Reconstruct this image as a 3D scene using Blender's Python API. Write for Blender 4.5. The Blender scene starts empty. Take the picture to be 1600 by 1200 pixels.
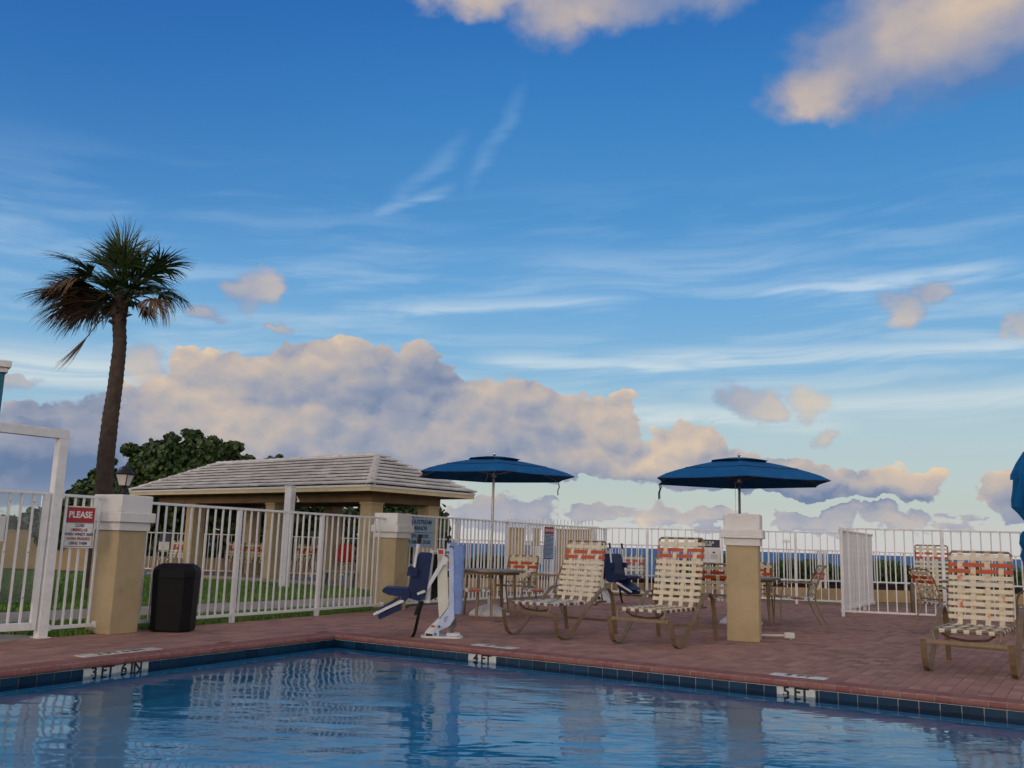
import bpy, bmesh, math, random
from math import sin, cos, pi, radians, sqrt, atan2
from mathutils import Vector, Matrix
random.seed(7)
S = bpy.context.scene
COL = S.collection

# ------------------------------------------------------------------ camera
cam = bpy.data.cameras.new('camera')
cam.sensor_width = 36.0
cam.lens = 32.625
cam.clip_start = 0.05
cam.clip_end = 60000
camo = bpy.data.objects.new('camera', cam)
COL.objects.link(camo)
camo.matrix_world = (Matrix.Translation((0, 0, 1.07)) @ Matrix.Rotation(radians(90 + 9.797), 4, 'X')
                     @ Matrix.Rotation(radians(1.69), 4, 'Z'))
S.camera = camo

# ------------------------------------------------------------------ exposure
S.view_settings.view_transform = 'Standard'
S.view_settings.look = 'None'
S.view_settings.gamma = 1.0
S.view_settings.use_curve_mapping = False
S.view_settings.exposure = 0.0
S.cycles.use_denoising = True
S.cycles.use_adaptive_sampling = True
S.cycles.adaptive_threshold = 0.02
S.cycles.adaptive_min_samples = 12
S.cycles.max_bounces = 8
S.cycles.transparent_max_bounces = 12
S.cycles.caustics_reflective = False
S.cycles.caustics_refractive = True

def lin(c):
    return tuple((v / 255 / 12.92) if v <= 10 else ((v / 255 + 0.055) / 1.055) ** 2.4 for v in c)

# ------------------------------------------------------------------ sky
SUN_EL, SUN_AZ = 9.0, 207.0         # degrees; azimuth clockwise from +Y (the view looks along +Y)
W = bpy.data.worlds.new('World')
S.world = W
W.use_nodes = True
NT = W.node_tree
NT.nodes.clear()

class X:
    """a node socket with arithmetic"""
    def __init__(s, sock): s.s = sock
    def __add__(a, b): return M('ADD', a, b)
    __radd__ = __add__
    def __sub__(a, b): return M('SUBTRACT', a, b)
    def __rsub__(a, b): return M('SUBTRACT', b, a)
    def __mul__(a, b): return M('MULTIPLY', a, b)
    __rmul__ = __mul__
    def __truediv__(a, b): return M('DIVIDE', a, b)

def put(nt, inp, v):
    if isinstance(v, X): nt.links.new(v.s, inp)
    else: inp.default_value = v

def M(op, a, b=None, c=None, clamp=False):
    n = NT.nodes.new('ShaderNodeMath'); n.operation = op; n.use_clamp = clamp
    put(NT, n.inputs[0], a)
    if b is not None: put(NT, n.inputs[1], b)
    if c is not None: put(NT, n.inputs[2], c)
    return X(n.outputs[0])

def V(op, a, b=None, c=None, scale=None, out=0):
    n = NT.nodes.new('ShaderNodeVectorMath'); n.operation = op
    put(NT, n.inputs[0], a)
    if b is not None: put(NT, n.inputs[1], b)
    if c is not None: put(NT, n.inputs[2], c)
    if scale is not None: put(NT, n.inputs['Scale'], scale)
    return X(n.outputs[out])

def comb(x, y, z):
    n = NT.nodes.new('ShaderNodeCombineXYZ')
    for i, v in enumerate((x, y, z)): put(NT, n.inputs[i], v)
    return X(n.outputs[0])

def noise(vec, scale, detail=4, rough=0.5, color=False, distortion=0.0):
    n = NT.nodes.new('ShaderNodeTexNoise')
    put(NT, n.inputs['Vector'], vec)
    n.inputs['Scale'].default_value = scale
    n.inputs['Detail'].default_value = detail
    n.inputs['Roughness'].default_value = rough
    n.inputs['Distortion'].default_value = distortion
    return X(n.outputs['Color' if color else 'Fac'])

def voro(vec, scale, detail=2, rough=0.5, smooth=0.3):
    n = NT.nodes.new('ShaderNodeTexVoronoi')
    n.feature = 'F1'
    n.normalize = True
    put(NT, n.inputs['Vector'], vec)
    n.inputs['Scale'].default_value = scale
    n.inputs['Detail'].default_value = detail
    n.inputs['Roughness'].default_value = rough
    return X(n.outputs['Distance'])

def sm(v, a, b, lo=0.0, hi=1.0, lin_=False):
    n = NT.nodes.new('ShaderNodeMapRange')
    n.interpolation_type = 'LINEAR' if lin_ else 'SMOOTHSTEP'
    put(NT, n.inputs['Value'], v)
    for k, val in (('From Min', a), ('From Max', b), ('To Min', lo), ('To Max', hi)): put(NT, n.inputs[k], val)
    return X(n.outputs[0])

def mixc(f, a, b):
    n = NT.nodes.new('ShaderNodeMix'); n.data_type = 'RGBA'; n.clamp_factor = True
    put(NT, n.inputs[0], f)
    for i, v in ((6, a), (7, b)):
        if isinstance(v, X): NT.links.new(v.s, n.inputs[i])
        else: n.inputs[i].default_value = (*lin(v), 1)
    return X(n.outputs[2])

def ramp(v, stops):
    n = NT.nodes.new('ShaderNodeValToRGB')
    put(NT, n.inputs[0], v)
    cr = n.color_ramp
    while len(cr.elements) < len(stops): cr.elements.new(0.5)
    for e, (p, c) in zip(cr.elements, stops):
        e.position = p; e.color = (*lin(c), 1)
    return X(n.outputs[0])

tc = NT.nodes.new('ShaderNodeTexCoord')
d = V('NORMALIZE', X(tc.outputs['Generated']))
sp = NT.nodes.new('ShaderNodeSeparateXYZ'); NT.links.new(d.s, sp.inputs[0])
dx, dy, dz = (X(sp.outputs[i]) for i in range(3))
az = M('ARCTAN2', dx, dy) * 57.29578
el = M('ARCSINE', dz) * 57.29578

# clear air: deep blue overhead, greenish cream at the horizon, a warm western glow behind the viewer
base = ramp(el / 90.0, [(0.0, (204, 200, 200)), (0.012, (200, 202, 200)), (0.035, (186, 198, 193)), (0.075, (166, 197, 210)),
                        (0.12, (132, 182, 218)), (0.17, (106, 167, 217)), (0.22, (80, 147, 206)), (0.29, (60, 130, 196)),
                        (0.36, (42, 108, 182)), (0.5, (30, 84, 158)), (0.75, (22, 64, 134))])
lefty = sm(az, -34, 4, 1, 0)
base = mixc(lefty * sm(el, 9, 30) * 0.5, base, (34, 88, 166))
base = mixc(sm(az, 2, 16) * sm(el, 11, 7) * sm(el, 2, 4) * 0.35, base, (196, 210, 210))
base = mixc(lefty * sm(el, 14, 9) * sm(el, 3, 6) * 0.35, base, (120, 172, 216))
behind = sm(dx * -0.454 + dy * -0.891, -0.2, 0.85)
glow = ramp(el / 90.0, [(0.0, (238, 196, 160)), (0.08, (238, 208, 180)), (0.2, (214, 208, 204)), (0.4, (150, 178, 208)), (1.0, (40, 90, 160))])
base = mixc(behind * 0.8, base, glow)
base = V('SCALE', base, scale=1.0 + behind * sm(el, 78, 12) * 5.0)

# physical sky underneath, blended in lightly
sky = NT.nodes.new('ShaderNodeTexSky')
sky.sky_type = 'NISHITA'
sky.sun_disc = False
sky.sun_elevation = radians(SUN_EL)
sky.sun_rotation = radians(SUN_AZ)
sky.altitude = 5

# cirrus: thin streaks drawn out along the wind
tilt = el - az * 0.05
cv = comb(az * 0.06, tilt * 0.42, 0.0)
wv = noise(comb(az * 0.05, tilt * 0.12, 3.0), 1.0, 2, 0.5, color=True)
cv2 = V('MULTIPLY_ADD', wv, (1.6, 1.6, 0.0), cv)
c1 = noise(cv2, 1.2, 5, 0.55)
c2 = noise(V('MULTIPLY_ADD', cv2, (2.0, 3.2, 1.0), (7.0, 3.0, 0.0)), 1.0, 5, 0.56)
band = sm(el, 4.5, 9.0) * sm(el, 24.0, 14.0)
cir = sm(c1 * 0.62 + c2 * 0.38, 0.43, 0.66) * band
def streak(a0, e0, slope, half, width, n=0.8):
    """one long streak: starts near az a0, runs with the given slope"""
    e_ = el - ((az - a0) * slope + e0) + (c2 - 0.5) * n
    q = M('ABSOLUTE', e_) / width
    return sm(q, 1.0, 0.0) * sm(M('ABSOLUTE', az - a0), half, half * 0.45)
st = streak(22, 15.6, 0.035, 9, 0.75, 1.4)
st = M('MAXIMUM', st, streak(-0.5, 14.6, 0.06, 10, 0.8, 1.6) * 0.8)
st = M('MAXIMUM', st, streak(20, 11.6, 0.0, 18, 0.95, 1.5) * 0.85)
st = M('MAXIMUM', st, streak(5, 11.1, -0.01, 9, 1.0, 1.7) * 0.95)
st = M('MAXIMUM', st, streak(23, 8.7, 0.03, 13, 1.1, 1.5) * 0.75)
st = M('MAXIMUM', st, streak(13, 8.0, -0.03, 9, 1.1, 1.5) * 0.9)
st = M('MAXIMUM', st, streak(10, 17.3, 0.0, 13, 1.5, 2.2) * 0.4)
st = M('MAXIMUM', st, streak(-28, 9.0, 0.02, 13, 1.8, 1.5) * 1.0)
st = M('MAXIMUM', st, streak(-6.8, 20.6, 0.35, 3.2, 0.55, 1.0) * 0.45)
st = M('MAXIMUM', st, streak(-1.5, 24.6, 1.5, 2.2, 1.5, 2.4) * 0.22)
st = M('MAXIMUM', st, streak(-6.0, 22.2, 0.9, 3.0, 1.2, 2.0) * 0.25)
st = M('MAXIMUM', st, streak(-14, 12.8, 0.02, 12, 1.0, 2.0) * 0.35)
cirf = M('MAXIMUM', cir * 0.42, st * sm(c2, 0.3, 0.62, 0.4, 1.0) * 0.95, clamp=True)
cirf = cirf * sm(dy, -0.2, 0.4, 0.4, 1.0)
base = mixc(cirf, base, ramp(el / 30.0, [(0.1, (208, 216, 212)), (0.33, (208, 222, 228)), (0.55, (182, 208, 232)), (1.0, (128, 178, 222))]))

# cumulus bank (azimuth, elevation, half width, half height in degrees)
BA = [(-27.6, 4.76, 3.86, 2.09), (-24.1, 5.2, 3.73, 2.33), (-27.32, 6.54, 1.92, 0.77), (-21.3, 5.95, 3.17, 2.02), (-18.36, 6.71, 3.1, 2.32), (-17.66, 9.21, 2.02, 1.58), (-15.6, 8.8, 3.78, 2.09), (-12.63, 9.59, 3.09, 1.85), (-9.5, 8.92, 3.14, 2.26), (-6.33, 8.38, 2.3, 2.75), (-6.12, 10.63, 1.08, 1.18), (-13.54, 6.25, 6.92, 2.68), (-7.79, 6.35, 6.31, 2.34), (-1.51, 7.18, 4.18, 2.56), (0.83, 8.64, 2.79, 1.5), (-18.86, 4.06, 7.72, 1.67), (-9.25, 4.65, 6.64, 1.24), (-27.74, 3.18, 2.85, 1.21), (3.45, 7.32, 3.16, 1.97), (6.42, 7.25, 2.15, 1.88), (4.08, 5.48, 4.69, 1.49), (10.7, 6.37, 2.21, 1.32), (8.77, 5.18, 5.69, 1.24), (12.59, 4.73, 4.79, 1.0), (17.01, 4.36, 3.36, 0.75), (21.91, 3.87, 2.17, 0.87), (23.43, 4.06, 1.48, 0.5), (28.43, 3.7, 1.44, 1.31), (0.23, 1.95, 2.35, 1.09), (5.31, 1.89, 1.94, 0.54), (9.55, 1.96, 1.06, 0.77), (12.19, 2.02, 1.78, 0.53), (16.96, 2.05, 1.42, 0.59), (19.09, 2.16, 1.32, 0.66), (22.18, 2.14, 1.66, 0.5), (-2.12, 2.07, 1.57, 0.7)]
BB = [(18.38, 26.45, 3.45, 1.71), (20.65, 28.1, 3.83, 2.8), (24.69, 28.17, 6.67, 3.56), (29.2, 28.31, 5.28, 2.92), (27.08, 26.94, 4.24, 1.67), (22.26, 26.7, 3.21, 1.67), (-2.52, 32.87, 5.19, 1.48), (1.41, 31.97, 3.23, 2.49), (5.27, 32.3, 6.34, 1.5), (11.4, 32.2, 4.09, 1.19), (23.32, 13.68, 1.23, 0.72), (24.65, 14.37, 1.2, 0.72), (29.57, 12.83, 0.86, 0.86), (-16.22, 14.46, 1.21, 1.28), (-19.15, 12.66, 1.39, 0.52), (-14.81, 12.35, 0.76, 0.3), (-21.6, 9.35, 1.54, 1.25), (13.84, 9.15, 1.28, 0.92), (15.41, 8.67, 1.48, 0.84), (18.28, 9.01, 1.29, 1.05), (19.14, 6.45, 0.85, 0.67), (-28.32, 8.55, 1.9, 0.35)]
n3 = V('MULTIPLY', d, (1.0, 1.0, 1.35))
warp = V('SUBTRACT', noise(n3, 9.0, 3, 0.55, color=True), (0.5, 0.5, 0.5))
P0 = comb(az, el, 0.0)
warp2 = V('SUBTRACT', noise(n3, 30.0, 3, 0.6, color=True), (0.5, 0.5, 0.5))
P1 = V('MULTIPLY_ADD', warp, (5.0, 3.4, 0.0), P0)
P1 = V('MULTIPLY_ADD', warp2, (2.4, 1.7, 0.0), P1)
def blobs(P, L):
    q = None
    for (a, e, ra, re) in L:
        v = V('MULTIPLY_ADD', P, (1 / ra, 1 / re, 0.0), (-a / ra, -e / re, 0.0))
        dd = V('DOT_PRODUCT', v, v, out=1)
        q = dd if q is None else M('MINIMUM', q, dd)
    return 1.0 - q
def puff(D):
    a = voro(D, 22.0, 1.0, 0.5)
    a2 = voro(V('ADD', D, (0.3, 0.7, 0.2)), 52.0, 1.0, 0.5)
    return (0.52 - a) * 1.5, (0.52 - a2) * 0.8
wob = V('MULTIPLY_ADD', V('SUBTRACT', noise(n3, 60.0, 2, 0.6, color=True), (0.5, 0.5, 0.5)), (0.016, 0.016, 0.016), n3)
LD = (-0.009, 0.0, 0.013)                       # towards the light: upper left, from behind the viewer
pA, pB = puff(wob)
qA, qB = puff(V('ADD', wob, LD))
fine = noise(n3, 95.0, 3, 0.6) - 0.5
pf = pA * 0.75 + pB * 0.8 + fine * 0.9
FA = blobs(P1, BA)
FAs = blobs(V('ADD', P1, (-0.55, 0.95, 0.0)), BA)
FB = blobs(P1, BB)
# the rest of the horizon, outside what the lens sees, carries the same kind of bank
om = sm(M('ABSOLUTE', az), 29.5, 38.0)
other = (noise(comb(az * 0.05, el * 0.12, 9.0), 1.5, 5, 0.6) - 0.52) * 7.0 * sm(el, 24, 5) * sm(el, 0.5, 3.0)
FA = M('MAXIMUM', FA, other * om + (1.0 - om) * -3.0)
# low little clouds in a row just over the sea
lowb = sm(el, 0.2, 1.0) * sm(el, 3.4, 2.2)
lowc = ((noise(comb(az * 0.16, el * 0.5, 4.0), 1.6, 3, 0.5) - 0.5) * 5.0 - 0.75) * lowb - (1.0 - lowb) * 3.0
FA = M('MAXIMUM', FA, lowc)
FA = M('MAXIMUM', FA, -3.0)
fa = FA * 0.9 + pf
soft = sm(noise(n3, 11.0, 2, 0.5), 0.42, 0.62)      # some edges are crisp, some melt away
alphaA = sm(fa, 0.05, 0.16 + soft * 0.42)
fb = M('MAXIMUM', FB, -3.0) * 0.95 + pf * 0.32 + (noise(n3, 17.0, 5, 0.55) - 0.5) * 1.5 + 0.10
alphaB = sm(fb, -0.35, 1.05)
big = noise(n3, 5.6, 2.5, 0.5)
mid = noise(n3, 20.0, 4.0, 0.55)
relief = (pA - qA) * 1.05 + (pB - qB) * 0.55
slope_ = M('MINIMUM', M('MAXIMUM', FA - FAs, -0.6), 0.6)
basedark = sm(el, 3.2, 5.0)
lum = 0.47 + (big - 0.5) * 1.0 + (mid - 0.5) * 0.28 + relief * (0.42 + sm(fa, 1.0, 0.2) * 0.35) + slope_ * 0.26 + basedark * 0.28 - 0.16
lum = lum - sm(az, -17, -25) * 0.36 * sm(el, 9.0, 7.0) - sm(el, 6.8, 9.5) * 0.14 * sm(az, 0, -6) + sm(fa, 0.5, 0.1) * 0.05
colA = ramp(lum, [(0.0, (98, 122, 160)), (0.2, (128, 140, 168)), (0.42, (154, 158, 175)), (0.62, (182, 174, 174)), (0.82, (206, 188, 174)), (1.0, (230, 204, 172))])
haze = sm(el, 3.4, 0.5)
colA = mixc(haze * 0.45, colA, (196, 196, 202))
bigB = noise(n3, 4.2, 2, 0.4)
lumB = (bigB - 0.5) * 2.0 + (mid - 0.5) * 0.4 + relief * 0.16 + sm(FB, 0.0, 0.9) * 0.2 + sm(az, 18, 27) * sm(el, 26, 29) * 0.3 + 0.46 - sm(el, 27.8, 25.6) * sm(el, 20, 22) * sm(az, 19.5, 22.5) * 0.35
colB = ramp(lumB, [(0.0, (84, 126, 182)), (0.25, (124, 142, 180)), (0.5, (164, 162, 176)), (0.72, (200, 184, 172)), (1.0, (230, 204, 172))])
skyc = mixc(alphaB * sm(el, 16, 20, 0.74, 0.95), base, colB)
skyc = mixc(alphaA * 0.97, skyc, colA)
# small pale cumulus caught in the cirrus at upper middle
# below the horizon: dim sea colour
skyc = mixc(sm(el, 0.0, -1.5), skyc, (60, 80, 110))
STR = 0.1
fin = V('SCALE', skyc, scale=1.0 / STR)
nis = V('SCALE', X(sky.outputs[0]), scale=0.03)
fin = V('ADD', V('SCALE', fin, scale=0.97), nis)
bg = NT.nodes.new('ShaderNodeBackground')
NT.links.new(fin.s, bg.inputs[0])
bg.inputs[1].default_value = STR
wo = NT.nodes.new('ShaderNodeOutputWorld')
NT.links.new(bg.outputs[0], wo.inputs[0])
W.cycles.sampling_method = 'MANUAL'
W.cycles.sample_map_resolution = 512

# ------------------------------------------------------------------ sun: the last soft warm light from the west
sl = bpy.data.lights.new('sun', 'SUN')
sl.energy = 0.3
sl.angle = radians(14)
sl.color = (1.0, 0.72, 0.45)
so = bpy.data.objects.new('sun', sl)
COL.objects.link(so)
a_ = radians(SUN_AZ); e_ = radians(SUN_EL)
sd = Vector((sin(a_) * cos(e_), cos(a_) * cos(e_), sin(e_)))
so.rotation_euler = (-sd).to_track_quat('-Z', 'Y').to_euler()

# ------------------------------------------------------------------ helpers: materials
def mat(name, c1, c2=None, scale=6.0, rough=0.6, metal=0.0, bump=0.0, bscale=80.0, detail=5, spots=None, tone=None, spec=0.5):
    """principled surface; c1/c2 in 0-255 sRGB mixed by noise, optional third colour in blotches, optional per-piece tone"""
    global NT
    m = bpy.data.materials.new(name); m.use_nodes = True
    NT = m.node_tree
    b = NT.nodes['Principled BSDF']
    tcn = NT.nodes.new('ShaderNodeTexCoord')
    ob = X(tcn.outputs['Object'])
    col = None
    if c2 is not None:
        f = sm(noise(ob, scale, detail, 0.6), 0.36, 0.66, lin_=True)
        col = mixc(f, c1, c2)
    if spots is not None:
        c3, sc3, lo, hi = spots
        f = sm(noise(V('ADD', ob, (3.1, 7.7, 1.3)), sc3, 6, 0.65), lo, hi)
        if col is None: col = mixc(f, c1, c3)
        else: col = mixc(f, col, c3)
    if tone is not None:
        at = NT.nodes.new('ShaderNodeAttribute'); at.attribute_name = 'tone'
        col = mixc(X(at.outputs['Fac']), col if col is not None else c1, tone)
    if col is None: b.inputs['Base Color'].default_value = (*lin(c1), 1)
    else: NT.links.new(col.s, b.inputs['Base Color'])
    b.inputs['Roughness'].default_value = rough
    b.inputs['Metallic'].default_value = metal
    b.inputs['Specular IOR Level'].default_value = spec
    if bump:
        bn = NT.nodes.new('ShaderNodeBump')
        bn.inputs['Strength'].default_value = bump
        bn.inputs['Distance'].default_value = 0.01
        NT.links.new(noise(ob, bscale, 5, 0.6).s, bn.inputs['Height'])
        NT.links.new(bn.outputs[0], b.inputs['Normal'])
    return m

MT = {}
MT['white'] = mat('white_powder_coat', (230, 231, 230), (216, 217, 216), 9, 0.42, spots=((150, 140, 122), 26, 0.64, 0.76))
MT['cap'] = mat('white_stucco', (226, 226, 222), (212, 211, 206), 3, 0.8, bump=0.25, bscale=120, spots=((150, 145, 132), 7, 0.6, 0.78))
MT['beige'] = mat('beige_stucco', (190, 172, 136), (176, 158, 122), 2.5, 0.88, bump=0.8, bscale=130, spots=((154, 136, 108), 4, 0.54, 0.8))
MT['beige2'] = mat('beige_wall_paint', (176, 152, 112), (160, 138, 102), 1.5, 0.85, bump=0.3, bscale=60, spots=((120, 102, 78), 2.5, 0.58, 0.8))
MT['tan_frame'] = mat('tan_aluminium', (134, 116, 90), (120, 102, 78), 12, 0.38, metal=0.25, spots=((84, 74, 62), 30, 0.62, 0.75))
MT['cream_strap'] = mat('cream_vinyl', (216, 206, 178), (204, 192, 164), 14, 0.45, spots=((160, 130, 96), 20, 0.62, 0.78))
MT['stained_strap'] = mat('stained_cream_vinyl', (212, 200, 172), (200, 186, 158), 14, 0.45, spots=((190, 104, 52), 9, 0.52, 0.66))
MT['orange_strap'] = mat('orange_vinyl', (190, 80, 30), (170, 66, 24), 14, 0.45, spots=((120, 50, 30), 20, 0.62, 0.78))
MT['brown_strap'] = mat('brown_vinyl', (94, 66, 52), (78, 56, 46), 14, 0.45)
MT['pale_strap'] = mat('pale_vinyl', (208, 206, 196), (190, 188, 178), 14, 0.45)
MT['blue_canvas'] = mat('blue_canvas', (14, 96, 152), (12, 86, 140), 5, 0.85, bump=0.3, bscale=300, spots=((34, 110, 158), 3, 0.5, 0.8), spec=0.2)
MT['canvas_seam'] = mat('dark_canvas_edge', (18, 54, 100), (14, 44, 84), 20, 0.9)
MT['alu'] = mat('brushed_aluminium', (176, 172, 164), (156, 152, 146), 20, 0.35, metal=0.7)
MT['chrome'] = mat('chrome', (220, 220, 220), (205, 205, 205), 20, 0.15, metal=1.0)
MT['black'] = mat('black_plastic', (9, 10, 15), (6, 6, 10), 6, 0.65, spec=0.25, bump=0.15, bscale=90)
MT['blackmetal'] = mat('black_cast_metal', (22, 21, 21), (14, 14, 14), 20, 0.5, bump=0.2, bscale=60)
MT['rubber'] = mat('black_rubber', (16, 16, 16), (24, 24, 24), 20, 0.7)
MT['navy'] = mat('navy_plastic', (12, 38, 84), (8, 28, 66), 5, 0.5, spots=((20, 50, 96), 12, 0.6, 0.8), spec=0.3)
MT['lift_white'] = mat('white_lift_enamel', (216, 218, 216), (196, 200, 200), 6, 0.35, spots=((150, 146, 138), 18, 0.64, 0.76))
MT['lift_cream'] = mat('cream_lift_enamel', (214, 214, 196), (200, 200, 184), 6, 0.4)
MT['lift_blue'] = mat('pale_blue_enamel', (186, 202, 226), (170, 188, 216), 6, 0.4)
MT['cover'] = mat('periwinkle_cover', (124, 148, 200), (108, 134, 188), 7, 0.8, bump=0.5, bscale=14)
MT['steel_dark'] = mat('dirty_steel', (112, 110, 108), (80, 78, 76), 12, 0.5, metal=0.4)
MT['label_red'] = mat('red_label', (186, 44, 34), None, rough=0.5)
MT['sign_red'] = mat('red_sign_print', (158, 26, 34), (148, 24, 32), 8, 0.5)
MT['sign_white'] = mat('white_sign_board', (212, 212, 208), (200, 200, 198), 6, 0.45, spots=((150, 146, 140), 14, 0.66, 0.8))
MT['sign_blue'] = mat('pale_blue_sign', (150, 178, 200), (140, 168, 192), 6, 0.5, spots=((110, 130, 150), 14, 0.64, 0.8))
MT['sign_navy'] = mat('navy_sign_print', (30, 38, 74), (26, 34, 66), 6, 0.5)
MT['sign_grey'] = mat('grey_sign_line', (140, 142, 148), None, rough=0.6)
MT['ink_black'] = mat('black_print', (16, 16, 18), None, rough=0.6)
MT['ink_red'] = mat('dark_red_print', (140, 30, 34), None, rough=0.6)
MT['ink_navy'] = mat('navy_print', (26, 36, 84), None, rough=0.6)
MT['tile_blue'] = mat('dark_blue_glazed_tile', (12, 48, 74), (8, 34, 56), 3, 0.35, tone=(16, 58, 84), spec=0.2)
MT['tile_white'] = mat('white_marker_tile', (206, 208, 200), (184, 188, 182), 9, 0.3, spots=((140, 140, 130), 22, 0.62, 0.78))
MT['grout'] = mat('pale_grout', (216, 222, 220), (196, 204, 204), 12, 0.9)
MT['mortar'] = mat('pale_mortar', (164, 138, 130), (124, 98, 92), 18, 0.95, bump=0.4)
MT['coping'] = mat('red_brown_bullnose_brick', (146, 84, 76), (124, 72, 68), 9, 0.8, bump=0.6, bscale=110, spots=((96, 70, 72), 22, 0.48, 0.72), tone=(142, 96, 88))
MT['paver'] = mat('red_brown_paver', (154, 116, 102), (128, 98, 90), 0.7, 0.9, bump=0.8, bscale=90, spots=((104, 84, 82), 1.1, 0.52, 0.74), tone=(172, 132, 118))
MT['joint'] = mat('sandy_joint', (76, 60, 58), (60, 48, 47), 8, 0.95)
MT['concrete'] = mat('pale_concrete', (170, 158, 144), (150, 140, 128), 1.5, 0.9, bump=0.4, bscale=90, spots=((120, 110, 100), 3, 0.56, 0.75))
MT['stone_bench'] = mat('grey_cast_stone', (150, 146, 136), (124, 120, 112), 6, 0.9, bump=0.5, bscale=60)
MT['sand'] = mat('sandy_ground', (132, 116, 94), (110, 98, 80), 1.2, 0.95, bump=0.4)
MT['soil'] = mat('lawn_soil', (44, 58, 26), (34, 44, 20), 2.5, 0.95)
MT['grass'] = mat('grass_blade', (84, 132, 44), (60, 104, 32), 3.0, 0.6, tone=(116, 150, 62))
MT['leaf'] = mat('sea_grape_leaf', (44, 70, 30), (32, 54, 24), 1.5, 0.5, tone=(84, 104, 46))
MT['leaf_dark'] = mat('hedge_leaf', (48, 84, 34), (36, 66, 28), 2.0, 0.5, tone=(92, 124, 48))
MT['mulch'] = mat('dark_mulch', (62, 44, 36), (46, 32, 28), 8, 0.95, bump=0.8)
MT['wood'] = mat('shrub_wood', (80, 66, 54), (58, 48, 40), 9, 0.9)
MT['palm_trunk'] = mat('palm_bark', (82, 68, 58), (62, 51, 44), 7, 0.9, bump=0.9, bscale=30, spots=((54, 45, 40), 5, 0.5, 0.75))
MT['frond'] = mat('green_palm_frond', (42, 64, 30), (30, 48, 24), 3, 0.55, tone=(68, 88, 38))
MT['frond_dead'] = mat('dead_palm_frond', (112, 88, 68), (84, 66, 54), 3, 0.8, tone=(150, 118, 88))
MT['roof_tile'] = mat('pale_concrete_roof_tile', (222, 220, 214), (200, 198, 194), 2.5, 0.8, bump=0.5, bscale=60, spots=((150, 148, 146), 5, 0.54, 0.76), tone=(186, 184, 182))
MT['fascia'] = mat('cream_fascia', (206, 192, 150), (194, 180, 140), 3, 0.7, spots=((150, 138, 108), 6, 0.6, 0.8))
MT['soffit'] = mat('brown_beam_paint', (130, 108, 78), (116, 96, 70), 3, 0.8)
MT['shade_gap'] = mat('roof_underlay', (44, 42, 42), (34, 33, 33), 9, 0.9)  # dark colour paints the shadow lines between tile courses
MT['teal'] = mat('teal_wall_paint', (38, 106, 128), (32, 94, 118), 2, 0.7)
MT['orange'] = mat('orange_red_fabric', (214, 66, 30), (190, 52, 26), 8, 0.8)
MT['frost'] = mat('frosted_lantern_glass', (214, 206, 190), (196, 190, 176), 8, 0.35)

def special(name):
    global NT
    m = bpy.data.materials.new(name); m.use_nodes = True
    NT = m.node_tree; NT.nodes.clear()
    o = NT.nodes.new('ShaderNodeOutputMaterial')
    return m, o
def glossy(rough, normal=None, color=(1, 1, 1, 1)):
    g = NT.nodes.new('ShaderNodeBsdfGlossy'); g.inputs['Roughness'].default_value = rough; g.inputs['Color'].default_value = color
    if normal: NT.links.new(normal, g.inputs['Normal'])
    return g

# pool water: Fresnel mirror over a tinted see-through body
m, o = special('pool_water')
tcn = NT.nodes.new('ShaderNodeTexCoord'); ob = X(tcn.outputs['Object'])
spo = NT.nodes.new('ShaderNodeSeparateXYZ'); NT.links.new(ob.s, spo.inputs[0])
wx, wy = X(spo.outputs[0]), X(spo.outputs[1])
dR_ = ((wx + 1.94) * -0.5324 + (wy - 10.94) * -0.8465)          # distance from the far wall
dL_ = ((wx + 1.94) * 0.880 + (wy - 10.94) * -0.475)             # distance from the left wall
shel = sm(M('MINIMUM', dR_, dL_), 0.25, 1.1)                    # sheltered, glassy strip under the walls
calm = sm(noise(V('MULTIPLY', ob, (0.55, 0.9, 1.0)), 1.0, 3, 0.5), 0.44, 0.64) * shel
wv1 = noise(V('MULTIPLY', ob, (1.0, 1.7, 1.0)), 2.1, 2, 0.5)
wv2 = noise(V('MULTIPLY', ob, (4.2, 9.0, 1.0)), 1.25, 3, 0.5)
wv3 = noise(V('MULTIPLY', ob, (10.0, 24.0, 1.0)), 1.5, 2, 0.5)
hgt = wv1 * (shel * 0.009 + 0.001) + wv2 * (calm * 0.0060 + shel * 0.0009) + wv3 * calm * 0.0016
bn = NT.nodes.new('ShaderNodeBump'); bn.inputs['Strength'].default_value = 1.0; bn.inputs['Distance'].default_value = 1.0
NT.links.new(hgt.s, bn.inputs['Height'])
fr = NT.nodes.new('ShaderNodeFresnel'); fr.inputs['IOR'].default_value = 1.25; NT.links.new(bn.outputs[0], fr.inputs['Normal'])
tr = NT.nodes.new('ShaderNodeBsdfRefraction'); tr.inputs['IOR'].default_value = 1.333; tr.inputs['Roughness'].default_value = 0.0; tr.inputs['Color'].default_value = (0.22, 0.70, 0.94, 1); NT.links.new(bn.outputs[0], tr.inputs['Normal'])
g = glossy(0.012, bn.outputs[0], (0.90, 0.96, 1.0, 1))
mx = NT.nodes.new('ShaderNodeMixShader')
NT.links.new(fr.outputs[0], mx.inputs[0]); NT.links.new(tr.outputs[0], mx.inputs[1]); NT.links.new(g.outputs[0], mx.inputs[2])
NT.links.new(mx.outputs[0], o.inputs[0])
MT['water'] = m
MT['plaster'] = mat('pale_pool_plaster', (214, 236, 246), (202, 228, 240), 2, 0.8)

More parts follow.
